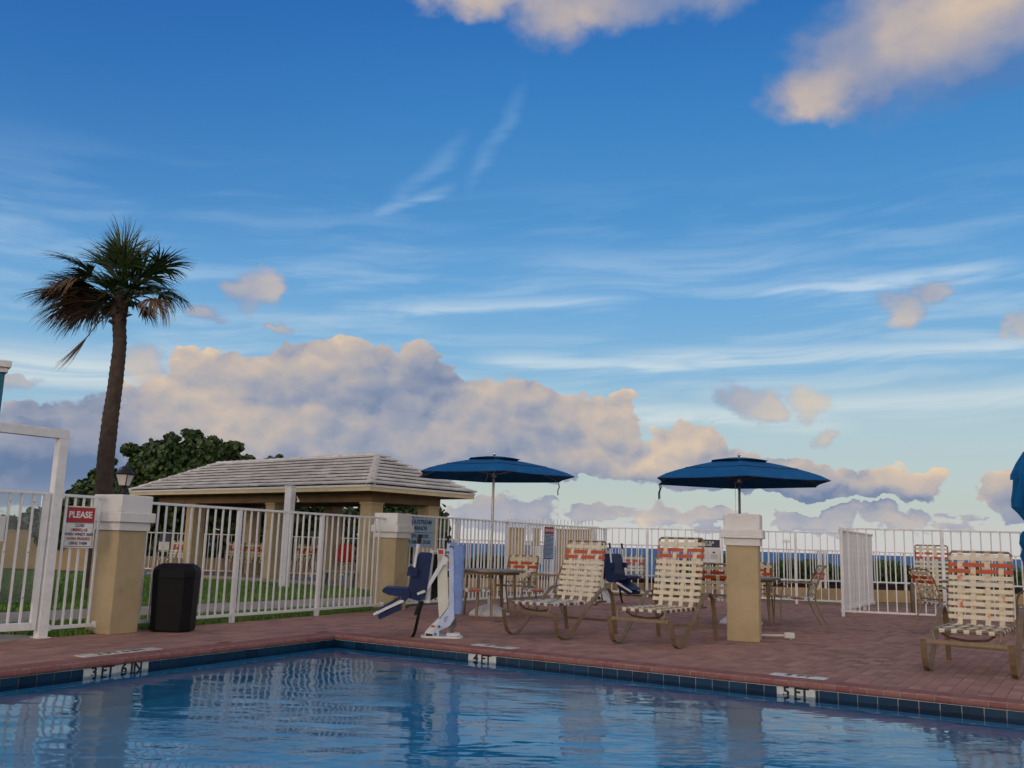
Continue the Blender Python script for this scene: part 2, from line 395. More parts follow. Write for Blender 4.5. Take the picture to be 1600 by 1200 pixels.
# the sea
m, o = special('sea_water')
tcn = NT.nodes.new('ShaderNodeTexCoord'); ob = X(tcn.outputs['Object'])
s1 = noise(V('MULTIPLY', ob, (0.10, 0.34, 1.0)), 1.0, 6, 0.62)
s2 = noise(V('MULTIPLY', ob, (0.012, 0.05, 1.0)), 1.0, 5, 0.6)
b = NT.nodes.new('ShaderNodeBsdfPrincipled')
NT.links.new(mixc(sm(s1 * 0.6 + s2 * 0.4, 0.38, 0.62), (28, 78, 128), (62, 118, 168)).s, b.inputs['Base Color'])
b.inputs['Roughness'].default_value = 0.55; b.inputs['Specular IOR Level'].default_value = 0.25
bn = NT.nodes.new('ShaderNodeBump'); bn.inputs['Strength'].default_value = 1.0; bn.inputs['Distance'].default_value = 0.6
NT.links.new(s1.s, bn.inputs['Height']); NT.links.new(bn.outputs[0], b.inputs['Normal'])
NT.links.new(b.outputs[0], o.inputs[0])
MT['sea'] = m

# clear acrylic of the gate
m, o = special('clear_acrylic')
tr = NT.nodes.new('ShaderNodeBsdfTransparent'); tr.inputs['Color'].default_value = (0.88, 0.92, 0.92, 1)
df = NT.nodes.new('ShaderNodeBsdfDiffuse'); df.inputs['Color'].default_value = (0.6, 0.64, 0.64, 1)
m1 = NT.nodes.new('ShaderNodeMixShader'); m1.inputs[0].default_value = 0.09
NT.links.new(tr.outputs[0], m1.inputs[1]); NT.links.new(df.outputs[0], m1.inputs[2])
fr = NT.nodes.new('ShaderNodeFresnel'); fr.inputs['IOR'].default_value = 1.45
m2 = NT.nodes.new('ShaderNodeMixShader'); g = glossy(0.03)
NT.links.new(fr.outputs[0], m2.inputs[0]); NT.links.new(m1.outputs[0], m2.inputs[1]); NT.links.new(g.outputs[0], m2.inputs[2])
NT.links.new(m2.outputs[0], o.inputs[0])
MT['acrylic'] = m

# ------------------------------------------------------------------ helpers: meshes
class MB:
    def __init__(s): s.v = []; s.f = []; s.t = []; s.cur = 0.0
    def add(s, vs, fs, tone=None):
        n = len(s.v); s.v += [tuple(p) for p in vs]
        for f in fs: s.f.append(tuple(i + n for i in f)); s.t.append(s.cur if tone is None else tone)
        return s
    def box(s, x0, x1, y0, y1, z0, z1, M_=None, tone=None):
        vs = [(x, y, z) for z in (z0, z1) for (x, y) in ((x0, y0), (x1, y0), (x1, y1), (x0, y1))]
        if M_ is not None: vs = [M_ @ Vector(p) for p in vs]
        return s.add(vs, [(3, 2, 1, 0), (4, 5, 6, 7), (0, 1, 5, 4), (1, 2, 6, 5), (2, 3, 7, 6), (3, 0, 4, 7)], tone)
    def bbox(s, x0, x1, y0, y1, z0, z1, c=0.01, M_=None, tone=None):
        """box with chamfered vertical and top edges"""
        def ring(z, i):
            return [(x0 + i + c, y0 + i, z), (x1 - i - c, y0 + i, z), (x1 - i, y0 + i + c, z), (x1 - i, y1 - i - c, z),
                    (x1 - i - c, y1 - i, z), (x0 + i + c, y1 - i, z), (x0 + i, y1 - i - c, z), (x0 + i, y0 + i + c, z)]
        vs = ring(z0, c * .6) + ring(z0 + c * .6, 0) + ring(z1 - c, 0) + ring(z1, c)
        if M_ is not None: vs = [M_ @ Vector(p) for p in vs]
        fs = [tuple(range(7, -1, -1)), tuple(range(24, 32))]
        for r in range(3):
            for k in range(8):
                a, b_ = r * 8 + k, r * 8 + (k + 1) % 8
                fs.append((a, b_, b_ + 8, a + 8))
        return s.add(vs, fs, tone)
    def prism(s, poly, y0, y1, tone=None):
        """poly in x-z extruded along y"""
        n = len(poly)
        area = sum(poly[i][0] * poly[(i + 1) % n][1] - poly[(i + 1) % n][0] * poly[i][1] for i in range(n))
        if area < 0: poly = poly[::-1]
        vs = [(x, y0, z) for x, z in poly] + [(x, y1, z) for x, z in poly]
        fs = [tuple(range(n)), tuple(range(2 * n - 1, n - 1, -1))]
        for i in range(n):
            j = (i + 1) % n
            fs.append((j, i, i + n, j + n))
        return s.add(vs, fs, tone)
    def tube(s, pts, r, n=8, cap=True, tone=None):
        pts = [Vector(p) for p in pts]
        rs = r if isinstance(r, (list, tuple)) else [r] * len(pts)
        vs = []; up = Vector((0, 0, 1)); prev = None
        for i, p in enumerate(pts):
            t = (pts[min(i + 1, len(pts) - 1)] - pts[max(i - 1, 0)]).normalized()
            if prev is None:
                a = t.cross(up)
                if a.length < 0.05: a = t.cross(Vector((1, 0, 0)))
            else: a = prev - t * prev.dot(t)
            a.normalize(); prev = a; b_ = t.cross(a)
            for k in range(n):
                an = 2 * pi * k / n
                vs.append(p + (a * cos(an) + b_ * sin(an)) * rs[i])
        fs = []
        for i in range(len(pts) - 1):
            for k in range(n):
                k2 = (k + 1) % n
                fs.append((i * n + k2, i * n + k, (i + 1) * n + k, (i + 1) * n + k2))
        if cap: fs.append(tuple(range(n))); fs.append(tuple((len(pts) - 1) * n + k for k in range(n - 1, -1, -1)))
        return s.add(vs, fs, tone)
    def bar(s, pts, side, w, t, tone=None):
        """flat bar following pts; 'side' is the direction of its width w; thickness t"""
        pts = [Vector(p) for p in pts]; side = Vector(side).normalized(); vs = []
        for i, p in enumerate(pts):
            d_ = (pts[min(i + 1, len(pts) - 1)] - pts[max(i - 1, 0)]).normalized()
            nrm = d_.cross(side)
            if nrm.length < 1e-6: nrm = Vector((0, 0, 1))
            nrm.normalize()
            for a, b_ in ((-1, -1), (1, -1), (1, 1), (-1, 1)): vs.append(p + side * (a * w / 2) + nrm * (b_ * t / 2))
        fs = [(0, 1, 2, 3)]
        for i in range(len(pts) - 1):
            for k in range(4):
                k2 = (k + 1) % 4
                fs.append((i * 4 + k2, i * 4 + k, (i + 1) * 4 + k, (i + 1) * 4 + k2))
        e = (len(pts) - 1) * 4
        fs.append((e + 3, e + 2, e + 1, e))
        return s.add(vs, fs, tone)
    def lathe(s, prof, n=16, cx=0, cy=0, tone=None):
        vs = []
        for r, z in prof:
            for k in range(n): vs.append((cx + r * cos(2 * pi * k / n), cy + r * sin(2 * pi * k / n), z))
        fs = []
        for i in range(len(prof) - 1):
            for k in range(n):
                k2 = (k + 1) % n
                fs.append((i * n + k, i * n + k2, (i + 1) * n + k2, (i + 1) * n + k))
        fs.append(tuple(range(n - 1, -1, -1))); fs.append(tuple((len(prof) - 1) * n + k for k in range(n)))
        return s.add(vs, fs, tone)
    def mesh(s, name, mat_, smooth=False):
        me = bpy.data.meshes.new(name)
        me.from_pydata(s.v, [], s.f)
        if any(s.t):
            at = me.attributes.new('tone', 'FLOAT', 'FACE'); at.data.foreach_set('value', s.t)
        if smooth:
            me.polygons.foreach_set('use_smooth', [True] * len(me.polygons))
            try: me.set_sharp_from_angle(angle=radians(40))
            except Exception: pass
        me.materials.append(MT[mat_] if isinstance(mat_, str) else mat_)
        me.update()
        return me

def link(name, me, parent=None, loc=(0, 0, 0), rot=None):
    o = bpy.data.objects.new(name, me); COL.objects.link(o)
    o.parent = parent; o.location = loc
    if rot: o.rotation_euler = rot
    return o
def obj(name, mb, mat_, parent=None, smooth=False, **k):
    return link(name, mb.mesh(name, mat_, smooth), parent, **k)
def thing(name, label, cat, loc=(0, 0, 0), rotz=0.0, group=None):
    o = bpy.data.objects.new(name, None); COL.objects.link(o)
    o.empty_display_size = 0.2
    o.location = loc; o.rotation_euler = (0, 0, rotz)
    o['label'] = label; o['category'] = cat
    if group: o['group'] = group
    return o
def tag(o, label, cat, group=None):
    o['label'] = label; o['category'] = cat
    if group: o['group'] = group
    return o
def struct(o, kind='structure'):
    o['kind'] = kind; return o
def kids(o): return [c for c in bpy.data.objects if c.parent == o]
KID = {}
def copy_tree(src, loc, rotz, label, group=None):
    """a copy of a thing with its parts and sub-parts (mesh data shared)"""
    def rec(o, par):
        c = o.copy(); COL.objects.link(c)
        if par is not None: c.parent = par
        for ch in kidmap.get(o.name, ()): rec(ch, c)
        return c
    kidmap = {}
    for o in bpy.data.objects:
        if o.parent: kidmap.setdefault(o.parent.name, []).append(o)
    r = rec(src, None); r.location = loc; r.rotation_euler = (0, 0, rotz); r['label'] = label
    if group: r['group'] = group
    return r
def text(name, body, size, mat_, parent, M_, align='CENTER', bold=0.0, extrude=0.0012, space=1.0, sx=1.0, line=1.0):
    """printed lettering as a thin mesh; local x right, z up after M_"""
    cu = bpy.data.curves.new(name, 'FONT'); cu.body = body; cu.size = size; cu.align_x = align; cu.align_y = 'CENTER'
    cu.extrude = extrude; cu.offset = bold; cu.space_character = space; cu.space_line = line; cu.resolution_u = 3
    t = bpy.data.objects.new(name, cu); COL.objects.link(t)
    me = bpy.data.meshes.new_from_object(t)
    bpy.data.objects.remove(t); bpy.data.curves.remove(cu)
    me.name = name
    me.transform(M_ @ Matrix.Diagonal((sx, 1, 1, 1)))
    me.materials.clear(); me.materials.append(MT[mat_])
    return link(name, me, parent)
UP = Matrix.Rotation(pi / 2, 4, 'X')       # stands text up, facing -y
def T(x, y, z): return Matrix.Translation((x, y, z))
def unit(a, b):
    v = Vector(b) - Vector(a); return v / v.length

# ------------------------------------------------------------------ ground, sea, walkway
GZ = -0.012
mb = MB().add([(-400, 24.4, -4.5), (400, 24.4, -4.5), (400, 24.4, -0.02), (-400, 24.4, -0.02)], [(0, 1, 2, 3)])
struct(obj('seawall', mb, 'concrete'))
big_ = 30000
mb = MB()
for i in range(-6, 6):
    for j in range(6):
        ys = [24.4, 200, 900, 3000, 9000, 20000, 50000]
        mb.add([(i * 8000, ys[j], -4.0), ((i + 1) * 8000, ys[j], -4.0), ((i + 1) * 8000, ys[j + 1], -4.0), (i * 8000, ys[j + 1], -4.0)], [(0, 1, 2, 3)])
struct(obj('sea', mb, 'sea'))

C0 = Vector((-1.94, 10.94)); UL = Vector((-0.475, -0.880)); UR = Vector((0.8465, -0.5324))
POOL = [C0, C0 + UL * 17, C0 + UL * 17 + UR * 16, C0 + UR * 16]
# general ground, with a hole for the pool
mb = MB()
outer = [Vector((-400, 24.4)), Vector((-400, -300)), Vector((400, -300)), Vector((400, 24.4))]
gi = [C0 + Vector((-0.1, 0.16)), POOL[1] + Vector((-0.2, -0.1)), POOL[2] + Vector((0.1, -0.2)), POOL[3] + Vector((0.2, 0.1))]
vs = [(p.x, p.y, -0.03) for p in outer + gi]
mb.add(vs, [(0, 1, 5, 4), (1, 2, 6, 5), (2, 3, 7, 6), (3, 0, 4, 7)])
struct(obj('ground', mb, 'sand'))

# fence line along the lawn and the back edges of the paved deck
FD = Vector((0.475, 0.880))                 # direction of the lawn fence
PA, PB = Vector((-4.19, 10.59)), Vector((-1.92, 14.80))
CORN = Vector((2.25, 21.5))                 # far corner of the spa-side fence

DECK = [Vector((-4.75, 9.6)) + Vector((-0.389, -0.921)) * 9, Vector((-4.75, 9.62)), Vector((-4.30, 10.45)), Vector((-2.0, 14.8)), Vector((-1.72, 15.8)), CORN + Vector((0.0, .15)),
        Vector((7.1, 20.0)), Vector((16.0, 19.2)), Vector((16.0, -14)), Vector((-8, -14))]

def clip(poly, a, b_):
    """keep the part of poly left of the line a->b"""
    out = []; n = len(poly); nx, ny = -(b_.y - a.y), (b_.x - a.x)
    sd_ = [nx * (p.x - a.x) + ny * (p.y - a.y) for p in poly]
    for i in range(n):
        p, q, sp_, sq = poly[i], poly[(i + 1) % n], sd_[i], sd_[(i + 1) % n]
        if sp_ >= 0: out.append(p)
        if (sp_ >= 0) != (sq >= 0): out.append(p + (q - p) * (sp_ / (sp_ - sq)))
    return out
def left_of(p, a, b_): return (b_.x - a.x) * (p.y - a.y) - (b_.y - a.y) * (p.x - a.x)
CW = 0.215                                  # coping depth
NL = Vector((-UL.y, UL.x)); NL = NL if NL.dot(UR) < 0 else -NL       # outward from the left edge
NR = Vector((-UR.y, UR.x)); NR = NR if NR.dot(UL) < 0 else -NR       # outward from the right edge
det = UL.x * NR.x + UL.y * NR.y
# outer coping corner: C0 + a*NL + ..., found by intersecting the two offset lines
def isect(p, d1, q, d2):
    den = d1.x * d2.y - d1.y * d2.x
    t = ((q.x - p.x) * d2.y - (q.y - p.y) * d2.x) / den
    return p + d1 * t
OC = isect(C0 + NL * CW, UL, C0 + NR * CW, UR)
OL, ORR = OC + UL * 17.4, OC + UR * 16.4

# base sheet of the deck (sandy joints show between the pavers)
mb = MB()
def tri_fan(poly, z):
    mb.add([(p.x, p.y, z) for p in poly], [tuple(range(len(poly)))])
z_ = -0.010
A1 = OC; A2 = POOL[1] + UL * .3 + NL * CW; A3 = POOL[2] + (UR - UL * -1) * 0.3; A4 = POOL[3] + UR * .3 + NR * CW
tri_fan([DECK[1], DECK[2], DECK[3], DECK[4], A1], z_)
tri_fan([DECK[4], DECK[5], DECK[6], A1], z_)
tri_fan([DECK[6], DECK[7], A4, A1], z_)
tri_fan([DECK[7], DECK[8], A3, A4], z_)
tri_fan([DECK[8], DECK[9], A2, A3], z_)
tri_fan([DECK[9], DECK[0], A2], z_)
tri_fan([DECK[0], DECK[1], A1, A2], z_)
deck = struct(obj('pool_deck', mb, 'joint'))
# make all faces look upward
me = deck.data
bm_ = bmesh.new(); bm_.from_mesh(me)
for f in bm_.faces:
    if f.normal.z < 0: f.normal_flip()
bm_.to_mesh(me); bm_.free()

# pavers, running bond square to the far pool edge
rng = random.Random(3)
E1, E2 = NR, -UR          # long joints run away from the far pool edge
pieces = []
bl, bw, gp = 0.205, 0.103, 0.0036
hull = [DECK[0], DECK[1], DECK[2], DECK[3], DECK[4], DECK[5], DECK[6], DECK[7]]
lines_in = []
def inside_deck(p):
    n = len(DECK); c = False; j = n - 1
    for i in range(n):
        a, b_ = DECK[i], DECK[j]
        if (a.y > p.y) != (b_.y > p.y) and p.x < (b_.x - a.x) * (p.y - a.y) / (b_.y - a.y) + a.x: c = not c
        j = i
    return c
for r in range(-125, 90):
    for c_ in range(-50, 75):
        u0 = c_ * bl + (bl / 2 if r % 2 else 0); v0 = r * bw
        cen = OC + E1 * (u0 + bl / 2) + E2 * (v0 + bw / 2)
        if cen.y < 5.2 or cen.y > 21.9 or cen.x < -6.2 or cen.x > 0.66 * cen.y + 1.2: continue
        if not inside_deck(cen): continue
        poly = [OC + E1 * (u0 + gp / 2) + E2 * (v0 + gp / 2), OC + E1 * (u0 + bl - gp / 2) + E2 * (v0 + gp / 2),
                OC + E1 * (u0 + bl - gp / 2) + E2 * (v0 + bw - gp / 2), OC + E1 * (u0 + gp / 2) + E2 * (v0 + bw - gp / 2)]
        if u0 < -1e-6 or any((p - OC).dot(NR) < 0.003 for p in poly):      # bricks beside the pool: only left of it, or cut at the far coping
            sid = [(p - OC).dot(NL) for p in poly]
            if (poly[0] - OC).dot(NL) < 0 and max((p - OC).dot(NR) for p in poly) > 0.02 and max(sid) < .1:
                a_p, b_p = OC + NR * 0.003, OC + NR * 0.003 + UR
                k = clip(poly, a_p, b_p)
                if not k or (sum((p - OC).dot(NR) for p in k) / len(k)) < 0: k = clip(poly, b_p, a_p)
                poly = k
                if len(poly) >= 3: pieces.append(poly)
                continue
            if max(sid) <= 0.01: continue
            if min(sid) < 0.003:
                a_p, b_p = OC + NL * 0.003, OC + NL * 0.003 + UL
                k = clip(poly, a_p, b_p)
                if not k or (sum((p - OC).dot(NL) for p in k) / len(k)) < 0: k = clip(poly, b_p, a_p)
                poly = k
            if len(poly) < 3: continue
        pieces.append(poly)
def paver(mbx, poly, base_=None):
    h = rng.uniform(-0.0022, 0.0010) - 0.001
    t = min(1, max(0, rng.gauss(0.42, 0.28)))
    ar = sum(poly[i].x * poly[(i + 1) % len(poly)].y - poly[(i + 1) % len(poly)].x * poly[i].y for i in range(len(poly)))
    if ar < 0: poly = poly[::-1]
    n = len(poly)
    ce = sum(poly, Vector((0, 0))) / n
    ch = 0.003
    o_ = base_ if base_ is not None else Vector((0, 0))
    tilt_ = (rng.uniform(-.004, .004), rng.uniform(-.004, .004))
    inn = [p + (ce - p).normalized() * ch for p in poly]
    zz = lambda p: h + (p - ce).x * tilt_[0] + (p - ce).y * tilt_[1]
    vs = [((p - o_).x, (p - o_).y, zz(p)) for p in inn] + [((p - o_).x, (p - o_).y, zz(p) - 0.0020) for p in poly] + [((p - o_).x, (p - o_).y, -0.012) for p in poly]
    fs = [tuple(range(n))]
    for k in range(2):
        for i in range(n):
            j = (i + 1) % n
            fs.append((k * n + j, k * n + i, (k + 1) * n + i, (k + 1) * n + j))
    mbx.add(vs, fs, t)
def near(poly):
    c = sum(poly, Vector((0, 0))) / len(poly)
    vis = abs(c.x) < 0.56 * c.y + 0.1
    return c.length if vis else c.length + 50
pieces.sort(key=near)
for poly in pieces[:290]:
    c = sum(poly, Vector((0, 0))) / len(poly)
    mbx = MB(); paver(mbx, poly, c)
    link('paver', mbx.mesh('paver', 'paver'), deck, (c.x, c.y, 0))
mbx = MB()
for poly in pieces[290:]: paver(mbx, poly)
struct(obj('pavers', mbx, 'paver', deck), 'stuff')

# ------------------------------------------------------------------ the pool
mb = MB()
dz_ = -1.7
IN = [Vector(p) for p in POOL]
vs = [(p.x, p.y, -0.35) for p in IN] + [(p.x, p.y, dz_) for p in IN]
mb.add(vs, [(0, 1, 5, 4), (1, 2, 6, 5), (2, 3, 7, 6), (3, 0, 4, 7), (4, 5, 6, 7)])
struct(obj('pool_basin', mb, 'plaster'))
mb = MB(); N_ = 1
mb.add([(p.x, p.y, -0.118) for p in POOL], [(0, 1, 2, 3)])
wa = obj('pool_water', mb, 'water'); struct(wa)
if wa.data.polygons[0].normal.z < 0: wa.data.flip_normals()

# grout backing and waterline tiles
mb = MB()
for (a, b_, nn) in ((POOL[0], POOL[1], NL), (POOL[0], POOL[3], NR), (POOL[1], POOL[2], UL), (POOL[3], POOL[2], UR)):
    p0, p1 = a + nn * 0.0065, b_ + nn * 0.0065
    q0, q1 = a + nn * 0.2, b_ + nn * 0.2
    vs = [(p0.x, p0.y, -0.36), (p1.x, p1.y, -0.36), (p1.x, p1.y, -0.056), (p0.x, p0.y, -0.056)]
    mb.add(vs, [(0, 1, 2, 3)])
wl = struct(obj('waterline_band', mb, 'grout'))
def tile_mesh(L, name='tile', m_='tile_blue', z0=-0.212, z1=-0.0605):
    mb = MB(); mb.cur = 0.5
    mb.bbox(0, L, -0.006, 0.004, z0, z1, 0.002)
    return mb.mesh(name, m_)
TL = 0.1545
tmesh = []
for k in range(6):
    mb = MB(); mb.bbox(0.003, TL - 0.003, -0.003, 0.006, -0.212, -0.0605, 0.0022, tone=rng.random())
    tmesh.append(mb.mesh('tile', 'tile_blue'))
tile2 = []
mb = MB(); mb.bbox(0.002, TL - 0.002, -0.003, 0.006, -0.352, -0.216, 0.0022, tone=0.5); t_low = mb.mesh('tile', 'tile_blue')
# depth markers: (edge, start, end, lettering)
MARK = [('L', 2.615, 3.285, '3 FT  6 IN', 4), ('R', 1.865, 2.20, '4 FT', 2), ('R', 5.055, 5.378, '5 FT', 2)]
def edge_frame(e):
    return (C0, UL, NL) if e == 'L' else (C0, UR, NR)
def ang(v): return atan2(v.y, v.x)
cnt = 0
for e, length in (('L', 10.5), ('R', 11.5)):
    o_, u_, n_ = edge_frame(e)
    # tile local frame: x along the wall as seen from the water, -y towards the water
    if e == 'L': ux = -u_; st_ = lambda s0: o_ + u_ * (s0 + TL)
    else: ux = u_; st_ = lambda s0: o_ + u_ * s0
    rz_ = ang(ux)
    s0 = 0.0
    while s0 < length:
        free = [(s0, s0 + TL)]
        for m_ in MARK:
            if m_[0] != e: continue
            nf = []
            for f0, f1 in free:
                if f1 <= m_[1] or f0 >= m_[2]: nf.append((f0, f1)); continue
                if f0 < m_[1]: nf.append((f0, m_[1]))
                if f1 > m_[2]: nf.append((m_[2], f1))
            free = nf
        for f0, f1 in free:
            if f1 - f0 < .02: continue
            full = abs(f1 - f0 - TL) < 1e-6
            if full: me_ = rng.choice(tmesh)
            else:
                mb = MB(); mb.bbox(0.003, f1 - f0 - 0.003, -0.003, 0.006, -0.212, -0.0605, 0.0022, tone=.4); me_ = mb.mesh('tile', 'tile_blue')
            p = o_ + u_ * (f1 if e == 'L' else f0)
            link('tile', me_, wl, (p.x, p.y, 0), (0, 0, rz_)); cnt += 1
        s0 += TL
# lower course and the rest of the pool: joined
mb = MB()
for (a, b_, e) in ((C0 + UL * 10.8, POOL[1], 'L'), (C0 + UR * 12, POOL[3], 'R')):
    pass
for e, s_a, s_b in (('L', 0, 17), ('R', 0, 16)):
    o_, u_, n_ = edge_frame(e)
    s0 = s_a
    while s0 < s_b - TL:
        a, b_ = o_ + u_ * (s0 + .002) , o_ + u_ * (s0 + TL - .002)
        for (z0, z1) in ((-0.352, -0.216),) + (((-0.212, -0.0605),) if s0 > (10.6 if e == 'L' else 11.6) else ()):
            vs = [(a - n_ * .003), (b_ - n_ * .003), (b_ + n_ * .005), (a + n_ * .005)]
            vv = [(p.x, p.y, z0) for p in vs] + [(p.x, p.y, z1) for p in vs]
            mb.add(vv, [(3, 2, 1, 0), (4, 5, 6, 7), (0, 1, 5, 4), (1, 2, 6, 5), (2, 3, 7, 6), (3, 0, 4, 7)], 0.5)
        s0 += TL
struct(obj('lower_tiles', mb, 'tile_blue', wl), 'stuff')
WHERE = {'3 FT  6 IN': 'left wall', '4 FT': 'far wall by the lift', '5 FT': 'far wall, right part'}
for e, a, b_, body, n_t in MARK:
    o_, u_, n_ = edge_frame(e)
    mw = (b_ - a) / n_t
    p = o_ + (u_ * b_ if e == 'L' else u_ * a)
    ux = -u_ if e == 'L' else u_
    t = thing('depth_marker', {'3 FT  6 IN': 'white waterline tiles reading 3 FT 6 IN on the left pool wall', '4 FT': 'white waterline tiles reading 4 FT below the pool lift', '5 FT': 'white waterline tiles reading 5 FT on the far pool wall'}[body],
              'depth marker', (p.x, p.y, 0), ang(ux))
    for k in range(n_t):
        mb = MB(); mb.bbox(k * mw + .0012, (k + 1) * mw - .0012, -0.0045, 0.005, -0.212, -0.0605, 0.002)
        obj('tile', mb, 'tile_white', t)
    text('lettering', body, 0.112, 'ink_black', t, T((b_ - a) / 2, -0.0052, -0.0965) @ UP, bold=0.0035, sx=(1.12 if e == 'L' else 1.05))

# coping bricks with a bullnose
def cope_mesh(w):
    prof = [(CW, -0.012), (CW, 0.002), (0.02, 0.002), (-0.006, -0.004), (-0.020, -0.018), (-0.024, -0.032), (-0.018, -0.047), (-0.004, -0.054), (0.02, -0.055), (0.02, -0.012)]
    vs = [(0, y, z) for y, z in prof] + [(w, y, z) for y, z in prof]
    n = len(prof); fs = [tuple(range(n)), tuple(range(2 * n - 1, n - 1, -1))]
    for i in range(n):
        j = (i + 1) % n; fs.append((j, i, i + n, j + n))
    mb = MB(); mb.add(vs, fs, max(0.02, min(1, rng.gauss(.4, .28))))
    return mb.mesh('coping_brick', 'coping', True)
CP_ = 0.126
cmesh = [cope_mesh(CP_ - 0.009) for _ in range(10)]
mb = MB()
for (a, b_, nn, ext) in ((C0, POOL[1], NL, UL), (C0, POOL[3], NR, UR)):
    q = [a + nn * -0.012, b_ + nn * -0.012, b_ + nn * CW, OC if True else a]
    vs = [(p.x, p.y, -0.0015) for p in q] + [(p.x, p.y, -0.050) for p in q]
    mb.add(vs, [(0, 1, 2, 3), (7, 6, 5, 4), (0, 4, 5, 1)])
    # rounded mortar nose behind the bricks
    prof = [(0.03, 0.0), (0.018, -.0005), (-0.005, -0.0062), (-0.0175, -0.0195), (-0.0212, -0.032), (-0.0155, -0.0455), (-0.003, -0.0518), (0.02, -0.053), (0.05, -.03)]
    vs = [((a + nn * y).x, (a + nn * y).y, z) for y, z in prof] + [((b_ + nn * y).x, (b_ + nn * y).y, z) for y, z in prof]
    n = len(prof); mb.add(vs, [tuple(range(n)), tuple(range(2 * n - 1, n - 1, -1))] + [((i + 1) % n, i, i + n, (i + 1) % n + n) for i in range(n)])
cp = struct(obj('pool_coping', mb, 'mortar'))
for e, length in (('L', 11.0), ('R', 12.5)):
    o_, u_, n_ = edge_frame(e)
    ux = -u_ if e == 'L' else u_
    s0 = 0.004
    while s0 < length:
        ss = s0 + (CP_ if e == 'L' else 0)
        p = o_ + u_ * ss
        j = rng.uniform(-0.0018, 0.0018)
        # bricks next to the corner are mitred by shortening
        lim = s0 * 1.0 + 0.10
        link('coping_brick', rng.choice(cmesh), cp, (p.x - n_.x * j, p.y - n_.y * j, rng.uniform(-.0012, .0008)), (0, 0, ang(ux) + rng.uniform(-.006, .006)))
        s0 += CP_
# corner pad behind the first bricks
mb = MB()
q = [C0 + NL * 0.004 + NR * .004, C0 + NL * CW, OC, C0 + NR * CW]
mb.add([(p.x, p.y, 0.0) for p in q] + [(p.x, p.y, -0.012) for p in q], [(0, 1, 2, 3), (7, 6, 5, 4)], 0.4)
o_ = obj('corner_brick', mb, 'coping', cp)
if o_.data.polygons[0].normal.z < 0: o_.data.flip_normals()

# white number tiles let into the deck behind the coping
for a, b_, body, lab in ((2.35, 3.12, '3 FT 6 IN', 'white depth tiles set in the deck above the left pool wall'),
                         (0.95, 1.02, None, None),):
    if body is None: continue
def deck_tiles(e, s_a, s_b, body, lab, off=0.235):
    o_, u_, n_ = edge_frame(e)
    p = o_ + (u_ * s_b if e == 'L' else u_ * s_a) + n_ * off
    ux = -u_ if e == 'L' else u_
    t = thing('deck_marker', lab, 'depth marker', (p.x, p.y, 0.002), ang(ux))
    L = abs(s_b - s_a); n = max(2, int(round(L / 0.152))); w = L / n
    for k in range(n):
        mb = MB(); mb.bbox(k * w + .002, (k + 1) * w - .002, 0, 0.15, -0.006, 0.003, 0.0015); obj('tile', mb, 'tile_white', t)
    text('lettering', body, 0.13, 'ink_black', t, T(L / 2, 0.075, 0.0036), bold=0.003, extrude=0.0008)
deck_tiles('L', 2.25, 3.1, '3 FT 6 IN', 'white number tiles in the deck above the left pool wall')
deck_tiles('R', 1.72, 2.24, '4 FT', 'white number tiles in the deck just right of the pool lift')
deck_tiles('R', 4.92, 5.4, '5 FT', 'white number tiles in the deck in front of the right pillar')
deck_tiles('L', 3.88, 4.4, '3 FT 6 IN', 'white number tiles in the deck at the far left pool edge')

# ------------------------------------------------------------------ lawn, walkway
WD = Vector((0.56, 0.83)).normalized(); WN = Vector((-WD.y, WD.x))
wn, wf = Vector((-4.12, 12.95)), Vector((-4.82, 15.0)) 
mb = MB()
q = [wn - WD * 9, wn + WD * 4.6, wf + WD * 5.6, wf - WD * 9]
mb.add([(p.x, p.y, 0.005) for p in q] + [(p.x, p.y, -0.03) for p in q], [(0, 1, 2, 3), (0, 4, 5, 1), (2, 6, 7, 3), (1, 5, 6, 2)])
struct(obj('walkway', mb, 'concrete'))
mb = MB()
q = [Vector((-12, 6.5)), Vector((-5.2, 6.5)), Vector((-4.78, 9.5)), Vector((-4.72, 9.85)), Vector((-12, 11.5))]
mb.add([(p.x, p.y, 0.001) for p in q] + [(p.x, p.y, -0.03) for p in q], [tuple(range(5)), (2, 7, 8, 3), (3, 8, 9, 4)])
struct(obj('gate_path', mb, 'concrete'))
mb = MB()
q = [Vector((-4.32, 10.5)), Vector((-2.05, 14.8)), Vector((-1.0, 17.2)), Vector((-3.0, 21.0)), Vector((-13, 27)), Vector((-24, 27)), Vector((-16, 8))]
mb.add([(p.x, p.y, -0.018) for p in q], [tuple(range(len(q)))])
struct(obj('lawn', mb, 'soil'))
def blades(n, test, box, hlo, hhi, seed, wid=0.009):
    r = random.Random(seed); mb = MB(); k = 0
    while k < n:
        x = r.uniform(box[0], box[1]); y = r.uniform(box[2], box[3])
        if not test(Vector((x, y))): continue
        h = r.uniform(hlo, hhi); an = r.uniform(0, 2 * pi); w = wid * r.uniform(.7, 1.6); lx, ly = r.gauss(0, .35) * h, r.gauss(0, .35) * h
        cx, cy = cos(an) * w, sin(an) * w
        mb.add([(x - cx, y - cy, -.018), (x + cx, y + cy, -.018), (x + cx * .7 + lx * .5, y + cy * .7 + ly * .5, h * .6), (x - cx * .7 + lx * .5, y - cy * .7 + ly * .5, h * .6), (x + lx, y + ly, h)],
               [(0, 1, 2, 3), (3, 2, 4)], r.random())
        k += 1
    return mb
def in_strip(p):
    return left_of(p, Vector((-4.27, 10.5)), Vector((-2.0, 14.72))) > 0.02 and left_of(p, wn - WD * 9, wn + WD * 6) < -0.02
mb = blades(34000, in_strip, (-7.5, -1.6, 9.9, 17.6), 0.02, 0.06, 1)
